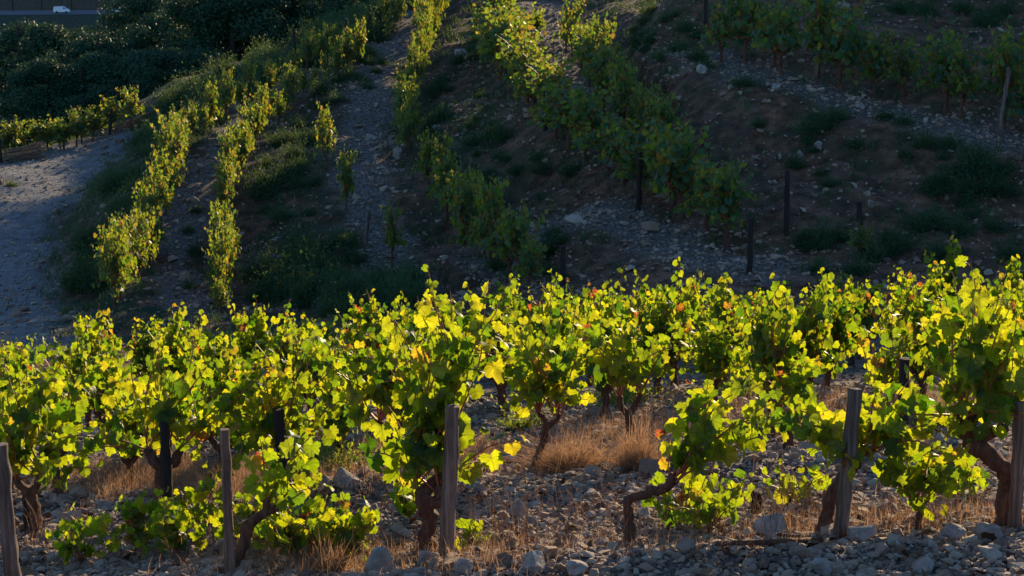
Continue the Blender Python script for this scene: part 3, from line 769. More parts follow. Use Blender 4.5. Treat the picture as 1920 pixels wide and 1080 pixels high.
X, Y = frustum(16000, 10.0, 14.8); put_stones(mb, X, Y, np.exp(srng.normal(math.log(.024), .40, len(X))))
X, Y = frustum(15000, 10.0, 14.8); put_stones(mb, X, Y, np.exp(srng.normal(math.log(.013), .3, len(X))))
X, Y = frustum(1700, 10.0, 14.8); put_stones(mb, X, Y, np.exp(srng.normal(math.log(.040), .34, len(X))))
X, Y = frustum(17000, 14.8, 22.5); put_stones(mb, X, Y, np.exp(srng.normal(math.log(.028), .42, len(X))))
X, Y = frustum(1100, 14.8, 22.5); put_stones(mb, X, Y, np.exp(srng.normal(math.log(.055), .28, len(X))))
X, Y = frustum(4000, 22.5, 33); put_stones(mb, X, Y, np.exp(srng.normal(math.log(.035), .4, len(X))))
tag(mb.build("gravel", M_STONE, None, False), "grey and beige limestone gravel covering the ground between the front vines", "gravel", kind="stuff")
mb = MB()
X, Y = frustum(52000, 34, 74, 1.5); keep = srng.random(len(X)) < (.24 + .6 * path_info(X, Y)[0] + .35 * (fbm(X * .5, Y * .5, 44) > .25)) ; X, Y = X[keep], Y[keep]
keep = (base_height(X, Y) < ray(960, -30)[2] / ray(960, -30)[1] * Y + 2); X, Y = X[keep], Y[keep]; trk = 960 + X / Y * F < 150 + 120 * (Y > 56); keep = ~trk | (srng.random(len(X)) < .4); X, Y = X[keep], Y[keep]
put_stones(mb, X, Y, np.exp(srng.normal(math.log(.036), .52, len(X))))
tag(mb.build("hillside_stones", M_STONE, None, False), "loose grey stones scattered over the shaded terraces of the hill", "stones", kind="stuff")

def rock(px, py, wpx, hpx, label, ymin=9.0, seed=0, group=None, mat=M_ROCK):
    p = spot(px, py, ymin, 130); k = p[1] / F
    rng = np.random.default_rng(seed + int(px))
    bm = bmesh.new()
    for v in norm(rng.normal(0, 1, (16, 3))) * rng.uniform(.82, 1.0, (16, 1)): bm.verts.new(v)
    r_ = bmesh.ops.convex_hull(bm, input=bm.verts)
    bmesh.ops.delete(bm, geom=[g for g in r_["geom_interior"] if isinstance(g, bmesh.types.BMVert)], context='VERTS')
    bmesh.ops.bevel(bm, geom=list(bm.edges), offset=.03, segments=1, affect='EDGES')
    bmesh.ops.triangulate(bm, faces=bm.faces)
    bmesh.ops.subdivide_edges(bm, edges=bm.edges, cuts=2)
    bmesh.ops.triangulate(bm, faces=bm.faces)
    for v in bm.verts: v.co *= 1 + .05 * float(vnoise(v.co.x * 4 + 7, v.co.y * 4 + v.co.z * 3, seed)) + .035 * float(vnoise(v.co.x * 9 + v.co.z * 5, v.co.y * 9 - v.co.z * 7, seed + 3))
    zs = [v.co.z for v in bm.verts]; xs_ = [v.co.x for v in bm.verts]
    wpx *= 1.1; hpx *= 1.1; sx = wpx * k / (max(xs_) - min(xs_)); sz = hpx * k * 1.25 / (max(zs) - min(zs)); z0 = min(zs)
    for v in bm.verts: v.co = (v.co.x * sx, v.co.y * sx * .85, (v.co.z - z0) * sz - hpx * k * .2)
    me = bpy.data.meshes.new("rock"); bm.to_mesh(me); bm.free(); me.materials.append(mat)
    o = bpy.data.objects.new("rock", me); COL.objects.link(o); o.location = p
    tag(o, label, "rock", group)
G_R = "larger rocks on the gravel"
for a_ in ((715,1078,58,50,"angular tan boulder in the grass left of the central stake's foot"),(1450,1010,68,44,"pale grey boulder at the stony edge left of the slanted stake"),
           (975,972,36,36,"rounded grey rock alone on the gravel right of the central stake"),(1612,1015,50,32,"dark grey rock at the foot of the slanted stake"),
           (800,1060,40,26,"flat beige rock leaning at the central trunk's base"),(655,912,58,32,"grey rock on top of the stone heap behind the central vine, right one"),
           (606,922,30,34,"upright grey rock on the stone heap, left one"),(193,962,30,24,"whitish rounded rock left of the near-black stake"),
           (872,1075,40,28,"beige rock near the bottom edge right of the central stake"),(1000,1068,50,30,"brown rock at the bottom edge below the lone rounded rock"),
           (1080,1078,42,26,"tan rock at the bottom edge right of the brown rock"),(1255,840,44,26,"dark rock beside the dry bush in the second row"),
           (1780,1010,56,34,"flat beige rock on the stony edge below the young vine"),(1850,1015,52,36,"round beige rock on the stony edge near the right corner"),
           (1730,1075,36,30,"pinkish rock at the bottom edge near the right corner"),(1540,1075,38,28,"grey rock at the bottom edge below the slanted stake"),(600,1000,28,20,"small reddish rock on the gravel left of the central vine")):
    rock(*a_[:4], a_[4], 9.0, 5, G_R)
for a_ in ((1315,138,18,16,"whitish rock high on the dark slope at right of centre"),(1455,170,18,12,"pale bluish rock under the upper right row, left part"),(1372,168,10,8,"small tan rock on the upper right slope"),
           (1612,206,16,12,"beige rock on the bank under the upper right row"),(1500,294,14,12,"tan rock in the middle of the bare right slope"),(1535,280,14,14,"grey rock in the middle of the bare right slope"),
           (860,465,16,16,"pale rock beside the shaded curving vines"),(1063,418,10,14,"small white rock on the brown bank at the centre"),(745,298,16,20,"light rock at the lower end of the glowing row"),(1633,390,12,14,"white rock by the post leaning left"),(820,245,18,10,"grey rock on the brown bank right of the glowing row"),(865,110,26,16,"grey boulder on the sunlit bank near the top")):
    rock(*a_[:4], a_[4], 33.0, 9, "pale rocks on the hillside")

# ------------------------------------------------------------------ blades, tufts, shrubs
def blades(mb, P, H, Wd, rng, lean=.35, seg=2):
    n = len(P); az = rng.uniform(0, 6.283, n)
    d = np.stack([np.cos(az), np.sin(az), np.zeros(n)], -1); sd_ = np.stack([-np.sin(az), np.cos(az), np.zeros(n)], -1)
    a2 = rng.uniform(0, 6.283, n); sd_ = np.stack([np.cos(a2), np.sin(a2), np.zeros(n)], -1)
    ln = np.abs(rng.normal(0, lean, n))[:, None]
    up = np.array([0, 0, 1.0])
    m1 = P + H[:, None] * .55 * (up + d * ln * .5); tp = P + H[:, None] * (up * (1 - .25 * ln) + d * ln * 1.1)
    w_ = Wd[:, None] * sd_
    V = np.stack([P - w_, P + w_, m1 + w_ * .8, m1 - w_ * .8, tp], 1)
    mb.add(V.reshape(-1, 3), (np.array([[0, 1, 2], [0, 2, 3], [3, 2, 4]])[None] + (np.arange(n) * 5)[:, None, None]).reshape(-1, 3))

def tufts(mb, centers, nb, H, Wd, spread, rng, lean=.4):
    for (x, y, z), k in zip(centers, nb):
        X = x + rng.normal(0, spread, k); Y = y + rng.normal(0, spread, k)
        P = np.stack([X, Y, height(X, Y) - .01], -1)
        blades(mb, P, H * rng.uniform(.4, 1.15, k), Wd * rng.uniform(.6, 1.3, k), rng, lean)
trng = np.random.default_rng(55)
mb = MB()
def strip(x0, x1, ya, yb_, n, nb, H, spread=.09, ymin=9.0):
    cs = []
    for _ in range(n):
        p = spot(trng.uniform(x0, x1), trng.uniform(ya, yb_), ymin, 32)
        if p: cs.append(p)
    tufts(mb, cs, [int(nb * trng.uniform(.3, 1.5)) for _ in cs], H * .95, .0015, spread * 1.7, trng, 1.0)
strip(880, 1500, 1000, 1045, 120, 15, .14); strip(430, 1000, 1030, 1078, 110, 20, .19); strip(1000, 1350, 900, 990, 14, 6, .16); strip(420, 720, 1015, 1078, 90, 22, .17); strip(40, 420, 1010, 1080, 50, 10, .2)
strip(1430, 1740, 965, 1000, 80, 18, .17); strip(1740, 1900, 950, 995, 45, 14, .2); strip(1000, 1450, 940, 1000, 20, 6, .15)
strip(180, 560, 885, 935, 210, 34, .30, .12, 13); strip(560, 940, 830, 905, 150, 24, .25, .12, 13); strip(1000, 1500, 790, 830, 110, 26, .26, .14, 16)
strip(1480, 1900, 740, 800, 130, 30, .30, .14, 16); strip(600, 900, 900, 1010, 18, 5, .14); strip(1750, 1920, 830, 900, 30, 14, .2, .1, 13)
strip(0, 300, 880, 930, 60, 22, .22, .12, 13); strip(1200, 1480, 740, 790, 50, 20, .25, .12, 17)
def stalks(x0, x1, ya, yb_, n, h, ymin=9.0):
    for _ in range(n):
        p = spot(trng.uniform(x0, x1), trng.uniform(ya, yb_), ymin, 32)
        if not p: continue
        hh = h * trng.uniform(.5, 1.25); d = trng.normal(0, .22, 2)
        P = np.array(p) + np.array([[0, 0, -.02], [d[0] * .3 * hh, d[1] * .3 * hh, hh * .55], [d[0] * hh, d[1] * hh, hh]])
        tube(mb, smooth_path(P, 3), np.linspace(.0022, .0012, 7), 3, cap=False)
        for q in range(trng.integers(0, 4)):
            a_ = P[1] + (P[2] - P[1]) * trng.uniform(0, 1); e_ = a_ + np.array([trng.normal(0, .05), trng.normal(0, .05), trng.uniform(.02, .08)])
            tube(mb, [a_, (a_ + e_) / 2, e_], .0012, 3, cap=False)
            if trng.random() < .5: tube(mb, [e_, e_ + [0, 0, .008], e_ + [0, 0, .016]], [.002, .007, .002], 5, cap=False)
stalks(60, 720, 1000, 1078, 150, .28); stalks(860, 1500, 960, 1045, 150, .30); stalks(1430, 1900, 955, 1000, 110, .30); stalks(560, 1000, 880, 1000, 60, .3); stalks(1000, 1500, 800, 920, 60, .4)
tag(mb.build("dry_grass", M_DRY), "straw-coloured dry grass in strips along the vine rows", "dry grass", kind="stuff")
mb = MB(); X, Y = frustum(900, 10.2, 19); Z = height(X, Y)
put_leaves(mb, np.stack([X, Y, Z + srng.uniform(.015, .05, len(X))], -1), srng.normal(0, 1, (len(X), 3)) * [1, 1, .3], srng.normal(0, .35, (len(X), 3)) + [0, 0, 1], srng.uniform(.025, .065, len(X)), TPL_MID, srng)
tag(mb.build("fallen_leaves", solid_mat("dead_leaf", [(.2, (.07,.03,.018)), (.6, (.17,.085,.04)), (1, (.26,.16,.08))], 6, .8, .2, island=True)), "brown dead leaves littered over the stones", "fallen leaves", kind="stuff")
# dry bush and weeds
def dome_bush(name, seed, w_, h, nb, mat, leafy=0, wd=.0016, leafsz=.03, tpl=TPL_LOW):
    rng = np.random.default_rng(seed); mb = MB()
    root_ = None
    d = norm(np.stack([rng.normal(0, 1, nb), rng.normal(0, 1, nb), np.abs(rng.normal(.35, .6, nb))], -1))
    ln = rng.uniform(.25, 1.1, nb) ** .7 * (1 + .35 * np.sin(3 * np.arctan2(d[:, 1], d[:, 0]) + seed))
    for k in range(1):
        base = np.stack([rng.normal(0, w_ * .14, nb), rng.normal(0, w_ * .14, nb), np.zeros(nb)], -1)
        tip = base + d * ln[:, None] * np.array([w_ / 2, w_ / 2, h])
        side = norm(np.cross(d, rng.normal(0, 1, (nb, 3)))) * wd
        mid = (base + tip) / 2 + rng.normal(0, w_ * .04, (nb, 3)) + [0, 0, h * .06]
        V = np.stack([base - side, base + side, mid + side * .8, mid - side * .8, tip], 1)
        mb.add(V.reshape(-1, 3), (np.array([[0, 1, 2], [0, 2, 3], [3, 2, 4]])[None] + (np.arange(nb) * 5)[:, None, None]).reshape(-1, 3))
    if leafy:
        i = rng.integers(0, nb, leafy); f = rng.uniform(.35, 1.05, leafy)[:, None]
        P = base[i] + (tip[i] - base[i]) * f + rng.normal(0, w_ * .03, (leafy, 3)); P[:, 2] = np.maximum(P[:, 2], .01)
        T = norm(d[i] + rng.normal(0, .5, (leafy, 3)) + [0, 0, .3]); N = rng.normal(0, 1, (leafy, 3)) + [0, 0, .4]
        tv = np.array([[0, 0, 0], [.22, .45, .05], [0, 1, -.05], [-.22, .45, .05]]); tf = np.array([[0, 1, 2], [0, 2, 3]])
        put_leaves(mb, P, T, N, leafsz * rng.uniform(.6, 1.4, leafy), [(tv, tf, tv[:, :2])], rng)
    return mb
def dry_bush(px, py, w_, h, nb, label, seed, ymin=13):
    p = spot(px, py, ymin, 32)
    tag(dome_bush("dry_bush", seed, w_, h, nb, M_DRY).build("dry_bush", M_DRY, None, True, p), label, "dry bush", "dry bushes among the front vines")
dry_bush(1075, 880, .95, .42, 2600, "wide reddish dry bush between the thin leaning trunk and its neighbour", 501)
dry_bush(1195, 878, .55, .50, 1500, "taller dry bush right of the wide reddish one", 502)
dry_bush(900, 860, .5, .25, 800, "low dry bush behind the central brown stake", 503)
dry_bush(620, 1075, .35, .3, 700, "small dry bush beside the tan boulder at the bottom edge", 504, 9)
def weed(px, py, w_, h, nb, lf, label, seed, ymin=13, ls=.04):
    p = spot(px, py, ymin, 32)
    tag(dome_bush("weed", seed, w_, h, nb, M_WEED, lf, .0014, ls).build("weed", M_WEED, None, True, p), label, "weed", "green weeds among the front vines")
weed(640, 880, .6, .32, 220, 700, "yellow-green weed clump above the stone heap", 511)
weed(590, 870, .4, .3, 160, 420, "smaller weed clump left of the yellow-green one", 512)
weed(1170, 760, .9, .5, 260, 900, "broad green weed behind the red dotted leaf right of centre", 513, 17, .05)
weed(1390, 740, .8, .42, 220, 700, "dark green weed under the forked trunk of the third row", 514, 18, .05)
weed(980, 800, .5, .3, 200, 500, "spiky grey-green weed left of the wide reddish dry bush", 515, 14)
weed(900, 1020, .2, .14, 80, 160, "tiny weed at the right of the central stake's foot", 516, 9, .025)
weed(1760, 800, .6, .4, 200, 600, "green weed behind the dark round stake", 517, 15, .05)

# hill shrubs: five shapes copied over the banks
SH = []
for k in range(5):
    SH.append(dome_bush("shrub", 600 + k, 1.0, .75, 330, M_SHRUB, 1150, .006, .07).build("shrub", M_SHRUB))
for o in SH: COL.objects.unlink(o)
def shrub(px, py, s, label, group, kind_='shrub'):
    p = spot(px, py, 34)
    if p is None: return
    if s < .62 and kind_ == 'shrub': kind_ = 'small_shrub'  # scaled-down copies of the same shrub shapes
    o = SH[prng.randrange(5)].copy(); o.name = kind_; COL.objects.link(o)
    o.location = (p[0], p[1], p[2] - .03); o.rotation_euler = (0, 0, prng.uniform(0, 6)); o.scale = (s, s, s * prng.uniform(.75, 1.15))
    tag(o, label, kind_.replace("_", " "), group)
def bank(poly, n, s0, s1, label, group, kind_="shrub"):
    """n shrubs scattered inside a quadrilateral of the bank"""
    (a, b, c, d) = [np.array(p, float) for p in poly]
    for _ in range(n):
        u, v = prng.random(), prng.random()
        p = (a * (1 - u) + b * u) * (1 - v) + (d * (1 - u) + c * u) * v
        shrub(p[0], p[1], prng.uniform(s0, s1), label, group, kind_)
bank([(255,270),(330,250),(200,560),(130,540)], 34, .6, 1.2, "low dark green shrub on the bank between the dirt track and the first hill row", "shrubs between the track and the first hill row")
bank([(500,480),(640,430),(690,560),(470,580)], 26, .6, 1.15, "dark green shrub in the hollow left of the lone round vine", "shrubs in the hollow left of the lone vine")
bank([(480,300),(590,200),(600,400),(470,450)], 22, .45, .9, "dim shrub on the steep bank left of the stony strip", "shrubs on the bank left of the stony strip")
bank([(640,520),(790,520),(820,590),(620,590)], 16, .6, 1.1, "dark shrub at the foot of the stony strip just behind the front vineyard", "shrubs at the foot of the stony strip")
bank([(810,150),(900,60),(930,260),(790,280)], 24, .35, .7, "small olive shrub on the brown bank between the glowing row and the crest row", "shrubs on the brown bank below the crest")
bank([(780,290),(960,230),(1100,330),(880,380)], 20, .35, .75, "dark shrub on the shaded bank under the crest row", "shrubs on the shaded bank under the crest row")
bank([(560,170),(720,60),(740,110),(600,230)], 18, .5, .9, "green shrub beside the upper end of the second hill row", "shrubs at the upper end of the second hill row")
bank([(330,300),(420,190),(300,250),(250,330)], 12, .5, .9, "green shrub above the dirt track near the hedge-like row", "shrubs above the dirt track")
bank([(1180,20),(1320,20),(1330,160),(1200,120)], 16, .4, .8, "dim shrub in the gap left of the upper right row", "shrubs left of the upper right row")
bank([(1340,140),(1900,270),(1900,460),(1500,330)], 30, .3, .7, "small dark shrub on the bare slope at the right", "shrubs on the bare right slope")
bank([(1750,300),(1920,280),(1920,490),(1700,490)], 14, .5, 1.0, "larger dark shrub at the right edge above the front vines", "shrubs at the right edge")
bank([(1480,440),(1700,440),(1700,510),(1500,510)], 10, .5, .9, "dark shrub in the patch around the small vines at right", "shrubs around the small vines")
bank([(1650,20),(1900,60),(1900,20),(1700,0)], 9, .4, .9, "dim shrub in the upper right corner above the vines", "shrubs in the upper right corner")
bank([(970,450),(1100,430),(1060,530),(900,520)], 10, .4, .8, "dark shrub near the dim post behind the front vineyard", "shrubs near the dim post")
bank([(262,262),(420,165),(440,215),(300,300)], 22, .7, 1.3, "dark shrub on the grassy edge below the dim row under the trees", "shrubs on the edge under the trees", "bush")
bank([(420,165),(760,-10),(740,30),(440,205)], 34, .8, 1.5, "dark bush behind the dim row, in front of the trees", "bushes behind the dim row", "bush")
for q in range(95):
    t_ = prng.random(); px_ = 290 + 420 * t_; py_ = float(np.interp(px_, [290, 340, 400, 460, 520, 600, 710], [245, 200, 168, 135, 112, 82, 40])) + prng.uniform(-14, 26)
    shrub(px_, py_ + prng.uniform(-10, 14), prng.uniform(.8, 1.4), "dark bush on the grassy brow between the dim row and the trees", "bushes on the brow under the trees", "bush")
bank([(390,280),(330,400),(330,560),(400,560)], 5, .25, .5, "small tuft on the brown dirt strip between two hill rows", "tufts on the dirt strip")
shrub(20, 350, .5, "isolated dark tuft on the left edge of the dirt track", None)
shrub(690, 165, .5, "isolated tuft on the stony strip between the hill rows", None)
p = spot(1000, 50, 40); o = dome_bush("weed", 640, .8, .9, 40, M_WEED, 330, .01, .16).build("weed", M_WEED, None, True, p); tag(o, "tall feathery sunlit weed on the path at the top of the crest", "weed")
# fine weeds over the banks
mb = MB()
X, Y = frustum(9500, 35, 78, 1.5); g_ = green_mask(X, Y); keep = srng.random(len(X)) < g_ * (.25 + .75 * (fbm(X * .6, Y * .6, 61) > -.1)); X, Y = X[keep], Y[keep]
for k in range(9):
    dx, dy = trng.normal(0, .10, len(X)), trng.normal(0, .10, len(X))
    P = np.stack([X + dx, Y + dy, height(X + dx, Y + dy) - .01], -1)
    blades(mb, P, trng.uniform(.10, .32, len(X)), np.full(len(X), .011), trng, .5)
tag(mb.build("hillside_grass", M_SHRUB), "short dim grass covering the banks of the hill", "grass", kind="stuff")

# ------------------------------------------------------------------ trees beyond the vineyard
def make_tree(seed, h, w_, pine=False):
    rng = np.random.default_rng(seed); root = empty("pine_tree" if pine else "evergreen_tree")
    tb = MB(); lean = rng.normal(0, .25, 2)
    tp = smooth_path([(0,0,-.5), (lean[0] * .3, lean[1] * .3, h * .35), (lean[0], lean[1], h * .92)], 6)
    tube(tb, tp, np.linspace(h * .022, h * .006, len(tp)), 8, rng, .06)
    clumps = []
    nb = 26 if pine else 34
    for k in range(nb):
        f = rng.uniform(.28 if not pine else .38, .97); q = np.array([np.interp(f, np.linspace(0, 1, len(tp)), tp[:, c]) for c in range(3)])
        az = rng.uniform(0, 6.283); prof = math.sin(math.pi * min(1, (f - .12) / .9)) ** .7
        L = w_ / 2 * prof * rng.uniform(.55, 1.1)
        e = q + np.array([math.cos(az) * L, math.sin(az) * L, L * rng.uniform(.05, .5)])
        tube(tb, smooth_path([q, (q + e) / 2 + [0, 0, -.05 * L], e], 3), np.linspace(h * .007, h * .002, 4 + 3)[:7], 5, cap=False)
        for t_ in (.55, .8, 1.0): clumps.append((q + (e - q) * t_, w_ * rng.uniform(.05, .15)))
    tb.build("trunk", M_TRUNK, root)
    lb = MB(); n = 430
    C = np.array([c[0] for c in clumps]); Rr = np.array([c[1] for c in clumps])
    O = norm(rng.normal(0, 1, (len(C), n, 3)) + [0, 0, .25]); rad_ = (rng.uniform(.35, 1.08, (len(C), n, 1)) ** .5) * Rr[:, None, None] * 1.15
    P = (C[:, None] + O * rad_ * [1, 1, .75]).reshape(-1, 3); O = O.reshape(-1, 3)
    N = O + rng.normal(0, .45, P.shape); T = rng.normal(0, 1, P.shape) + [0, 0, .4]
    tv = np.array([[0, -.4, 0], [.30, 0, .04], [0, .6, -.04], [-.30, 0, .04]]); tf = np.array([[0, 1, 2], [0, 2, 3]])
    put_leaves(lb, P, T, N, rng.uniform(.07, .17, len(P)), [(tv, tf, tv[:, :2])], rng)
    lb.build("crown", M_NEEDLE, root)
    return root
TR = [make_tree(700, 9, 5.5), make_tree(701, 8, 6.2), make_tree(702, 10, 6, True), make_tree(703, 11, 6.5, True)]
tused = [False] * 4
def tree(px, ptop, Y, k, s, label, group="trees beyond the vineyard"):
    s *= 1.3; x, y, zt = at(px, ptop - 38, Y); h = [9, 8, 10, 11][k] * s
    o = TR[k] if not tused[k] else copy_tree(TR[k]); tused[k] = True
    zg = hz1(x, y); o.location = (x, y, zg)
    hs = max(.5, (zt - zg) / [9, 8, 10, 11][k])
    o.scale = (s, s, hs); o.rotation_euler = (0, 0, prng.uniform(0, 6))
    tag(o, label, "tree", group)
for px, pt, Y, k, s, lab in (
    (30, 45, 108, 1, 1.0, "rounded evergreen at the left edge under the distant road"), (105, 62, 104, 0, 1.05, "evergreen just right of the left edge, top under the white van"),
    (175, 70, 100, 1, 1.0, "low broad evergreen below and right of the white van"), (250, 5, 112, 2, 1.1, "taller pine whose top reaches up beside the second car"),
    (310, 40, 104, 3, .9, "bushy pine right of the tall one"), (370, 15, 100, 2, 1.0, "dark pine behind the lower end of the dim row"), (60, 130, 92, 0, .8, "lower evergreen in front at the left edge above the hedge-like row"),
    (140, 140, 92, 1, .85, "lower evergreen in front above the middle of the hedge-like row"), (215, 120, 93, 0, .9, "evergreen just behind the right end of the hedge-like row"), (285, 120, 92, 2, .85, "pine behind the right end of the hedge-like row"),
    (350, 105, 92, 1, .8, "dark round evergreen above the lower end of the dim row"), (430, -60, 98, 3, 1.1, "tall pine with a thick dark trunk near the dim row"),
    (500, -70, 100, 2, 1.15, "tall dark pine right of the thick-trunked one"), (565, -80, 104, 3, 1.1, "dark pine behind the tall thin post"), (630, -80, 108, 2, 1.1, "dark pine above the upper half of the dim row"),
    (690, -90, 112, 3, 1.1, "last dark pine at the top of the dim row"), (460, -20, 112, 0, 1.2, "shaded evergreen filling the gap behind the thick trunk"), (540, -30, 118, 1, 1.3, "shaded evergreen filling the gap behind the dark pines"), (610, 0, 98, 0, .8, "small evergreen under the dark pines near the dim row"), (400, 60, 112, 0, 1.1, "shaded evergreen left of the thick trunk"), (330, 20, 122, 1, 1.2, "evergreen far back between the two bushy pines")):
    tree(px, pt, Y, k, s, lab)

# unseen pines added behind the crest to keep the low sun off the upper track
mb = MB(); vb, fb = [], []
def baked(o, M, mb_):
    me = o.data; n = len(me.vertices); co = np.empty(n * 3); me.vertices.foreach_get("co", co); co = co.reshape(-1, 3)
    tri = np.array([p.vertices[:] for p in me.polygons], dtype=object)
    co = co @ np.array(M.to_3x3()).T + np.array(M.translation)
    for k in (3, 4):
        f = [t for t in tri if len(t) == k]
        if f:
            mb_.add(co if k == 3 or not any(len(t) == 3 for t in tri) else co, np.array([list(t) for t in f]))
for u_, v_, hs in ((-31.2, 96, .95), (-32.4, 100, .9)):
    x = u_ * CA + v_ * SA; y = v_ * CA - u_ * SA
    src = [c for c in TR[2].children if c.name.startswith("crown")][0]; tr_ = [c for c in TR[2].children if c.name.startswith("trunk")][0]
    M = Matrix.Translation((x, y, hz1(x, y))) @ Matrix.Rotation(u_, 4, 'Z') @ Matrix.Scale(1.0 * hs, 4)
    baked(src, M, mb); baked(tr_, M, mb)
tag(mb.build("shade_pines", M_NEEDLE), "pines added out of view behind the crest to shade the upper track", "shade_pines", kind="stuff")
# ------------------------------------------------------------------ distant road, cars, roadside trees
def road():
    m = solid_mat("asphalt", [(.3, (.10,.10,.11)), (.7, (.15,.15,.16))], .6, .8, .1)
    mb = MB(); x = np.linspace(-260, -60, 41); yc = 600 + 0.12 * (x + 150)
    z = height(x, yc)
    for off0, off1 in ((-6.5, 6.5),):
        A = np.stack([x, yc + off0, height(x, yc + off0) + .12], -1); B = np.stack([x, yc + off1, height(x, yc + off1) + .12 + .5], -1)
        V = np.concatenate([A, B]); n = len(x); k = np.arange(n - 1)
        mb.add(V, np.stack([k, k + 1, n + k + 1, n + k], -1))
    tag(mb.build("road", m), kind="structure")
road()
M_WHITE = solid_mat("white_paint", [(.3, (.78,.79,.80)), (.7, (.84,.84,.84))], 3, .3, 0, spec=.5)
M_GLASS = solid_mat("dark_glass", [(.3, (.015,.018,.02)), (.7, (.03,.035,.04))], 3, .1, 0, spec=.6)
M_TYRE = solid_mat("tyre", [(.3, (.012,.012,.012)), (.7, (.03,.03,.03))], 8, .9, .1)
def prism(mb, prof, w_):
    """side outline in x,z, extruded across y with pinched edges"""
    prof = np.array(prof, float); n = len(prof); c = prof.mean(0)
    rings = []
    for y, s in ((-w_ / 2, .93), (-w_ * .44, 1), (w_ * .44, 1), (w_ / 2, .93)):
        q = c + (prof - c) * s; rings.append(np.stack([q[:, 0], np.full(n, y), q[:, 1]], -1))
    V = np.concatenate(rings)
    k = np.arange(n); k2 = (k + 1) % n
    for r_ in range(3): mb.add(V[r_ * n:(r_ + 2) * n], np.stack([k, k2, n + k2, n + k], -1))
    mb.add(V[:n], np.array([list(range(n))])); mb.add(V[3 * n:], np.array([list(range(n))[::-1]]))
def car(px, prof, win, L, H, Wd, label, cat, name):
    x = (px - 960) / F * 600 * .985; y = 600 + .12 * (x + 150) - 2.5
    z = hz1(x, y) + .14 + .2
    root = empty(name, (x, y, z), math.atan(.12))
    b = MB(); prism(b, prof, Wd); b.build("body", M_WHITE, root, False)
    for side in (-1, 1):
        g = MB(); q = np.array(win, float); V = np.stack([q[:, 0], np.full(len(q), side * (Wd / 2 + .004)), q[:, 1]], -1); V2 = V.copy(); V2[:, 1] -= side * .03
        n = len(q); k = np.arange(n); g.add(np.concatenate([V, V2]), np.stack([k, (k + 1) % n, n + (k + 1) % n, n + k], -1)); g.add(V, np.array([list(range(n))])); g.build("window", M_GLASS, root, False)
    for wx in (L * .2, L * .8):
        for sd_ in (-1, 1):
            t_ = MB(); tube(t_, [(wx, sd_ * (Wd / 2 - .2), .33), (wx, sd_ * (Wd / 2 + .01), .33)], .34, 14); t_.build("wheel", M_TYRE, root, False)
    tag(root, label, cat, "white vehicles on the distant road")
car(97, [(0,.3),(0,1.1),(.15,1.95),(3.2,2.05),(4.0,1.35),(4.75,1.15),(4.9,.75),(4.9,.3)], [(2.9,1.3),(3.1,1.8),(3.3,1.8),(3.95,1.3)], 4.9, 2.05, 1.95, "small white van driving along the distant road at upper left", "van", "white_van")
car(203, [(0,.3),(0,.85),(.9,1.0),(1.5,1.5),(2.9,1.5),(3.6,1.05),(4.2,.9),(4.25,.3)], [(1.25,1.02),(1.6,1.4),(2.8,1.4),(3.3,1.02)], 4.25, 1.5, 1.75, "white car half hidden behind the tree top on the distant road", "car", "white_car")
for px, lab in ((27, "leftmost bare-trunked tree beyond the distant road"), (80, "roadside tree above the white van's left end"), (134, "thin roadside tree right of the white van"), (188, "roadside tree next to the half hidden white car"), (245, "roadside tree hidden mostly behind the tall pine")):
    x = (px - 960) / F * 618 * .985; y = 613 + .12 * (x + 150)
    o = copy_tree(TR[2]); o.location = (x, y, hz1(x, y)); o.scale = (1.2, 1.2, 1.35); o.rotation_euler = (0, 0, px)
    tag(o, lab, "tree", "roadside trees beyond the distant road")

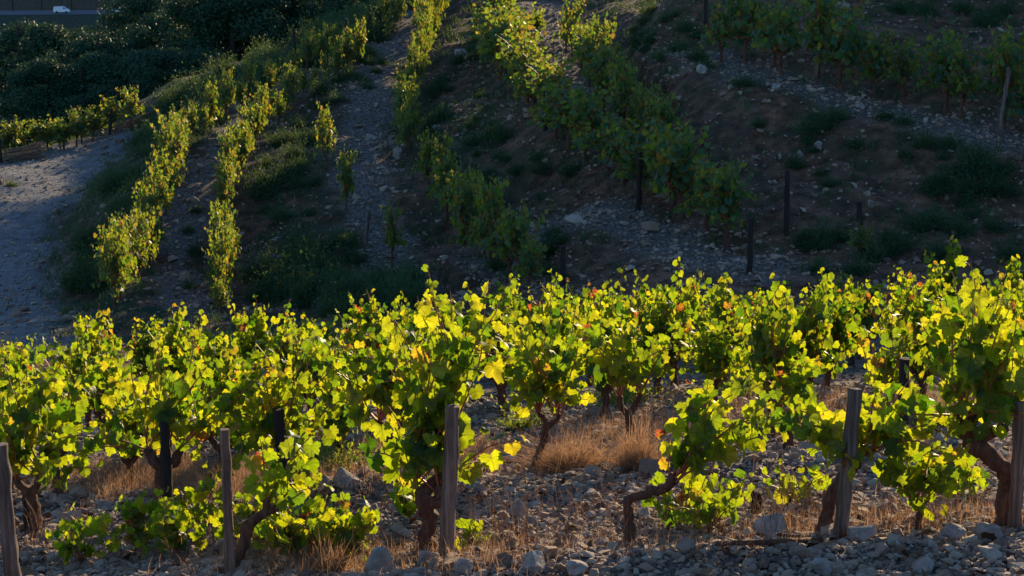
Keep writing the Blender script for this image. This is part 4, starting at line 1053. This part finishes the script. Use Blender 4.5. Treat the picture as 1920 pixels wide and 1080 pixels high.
# ------------------------------------------------------------------ small things
mb = MB(); p = spot(48, 300, 40)
rngb = np.random.default_rng(91)
for k in range(38):
    a_ = rngb.uniform(0, 6.283); r_ = .28 * math.sqrt(rngb.random()); c = np.array([0, math.cos(a_) * r_, .26 + math.sin(a_) * r_ * .85])
    L = rngb.uniform(.6, .85); e1 = c + [-L, rngb.normal(0, .08), rngb.normal(0, .05)]; e2 = c + [L, rngb.normal(0, .08), rngb.normal(.05, .08)]
    tube(mb, [e1, c, e2], .014, 5)
o = mb.build("prunings_bundle", solid_mat("dry_wood", [(.3, (.16,.09,.055)), (.7, (.34,.21,.13))], 10, .9, .3), None, True, p); o.rotation_euler = (0, -.12, .45)
tag(o, "bundle of pale pruned sticks lying at the end of the dirt track", "stick bundle")
def twig(pts, r_, label):
    P = [gspot(*q) for q in pts]; P = np.array([(a_, b_, c + .035) for a_, b_, c in P]); o0 = P[0].copy()
    mb = MB(); tube(mb, smooth_path(P - o0, 5), r_, 6, np.random.default_rng(3), .12)
    tag(mb.build("dead_branch", M_BARK, None, True, tuple(o0)), label, "branch", "dead branches on the stones")
twig([(1330,1022),(1400,1016),(1440,1012),(1500,1015)], .012, "long thin dead branch lying left of the pale grey boulder")
twig([(1340,1030),(1450,1026),(1540,1022)], .018, "thicker dead branch on the stones in front of the pale grey boulder")
twig([(320,975),(350,955),(395,930)], .012, "dark dead branch lying beside the near-black stake")
twig([(900,1045),(930,1040),(990,1042)], .008, "thin dead twig at the right of the central stake's foot")
twig([(1715,1060),(1725,1040),(1730,1015)], .010, "dead twig on the stones below the young bushy vine")
# grapes on the right-hand vine
M_GRAPE = solid_mat("grape_skin", [(.3, (.012,.008,.018)), (.7, (.03,.018,.04))], 20, .45, 0, spec=.5)
par = [o for o in COL.objects if o.get("label", "").startswith("large grapevine with a thick")][0]
mb = MB(); gr = np.random.default_rng(8)
for k in range(34):
    f = gr.random(); c = np.array([gr.normal(0, .022 * (1.2 - f)), gr.normal(0, .022 * (1.2 - f)), -.14 * f]); 
    th = np.linspace(0, math.pi, 6); tube(mb, np.stack([np.zeros(6), np.zeros(6), .009 * np.cos(th)], -1) + c, .009 * np.sin(th) + .0005, 7, cap=False)
g = mb.build("grape_bunch", M_GRAPE, par); g.location = (.06, -.08, .42)
for o in list(HP) + list(PROTO) + list(TR):
    if "label" not in o: 
        for c in list(o.children): bpy.data.objects.remove(c)
        bpy.data.objects.remove(o)
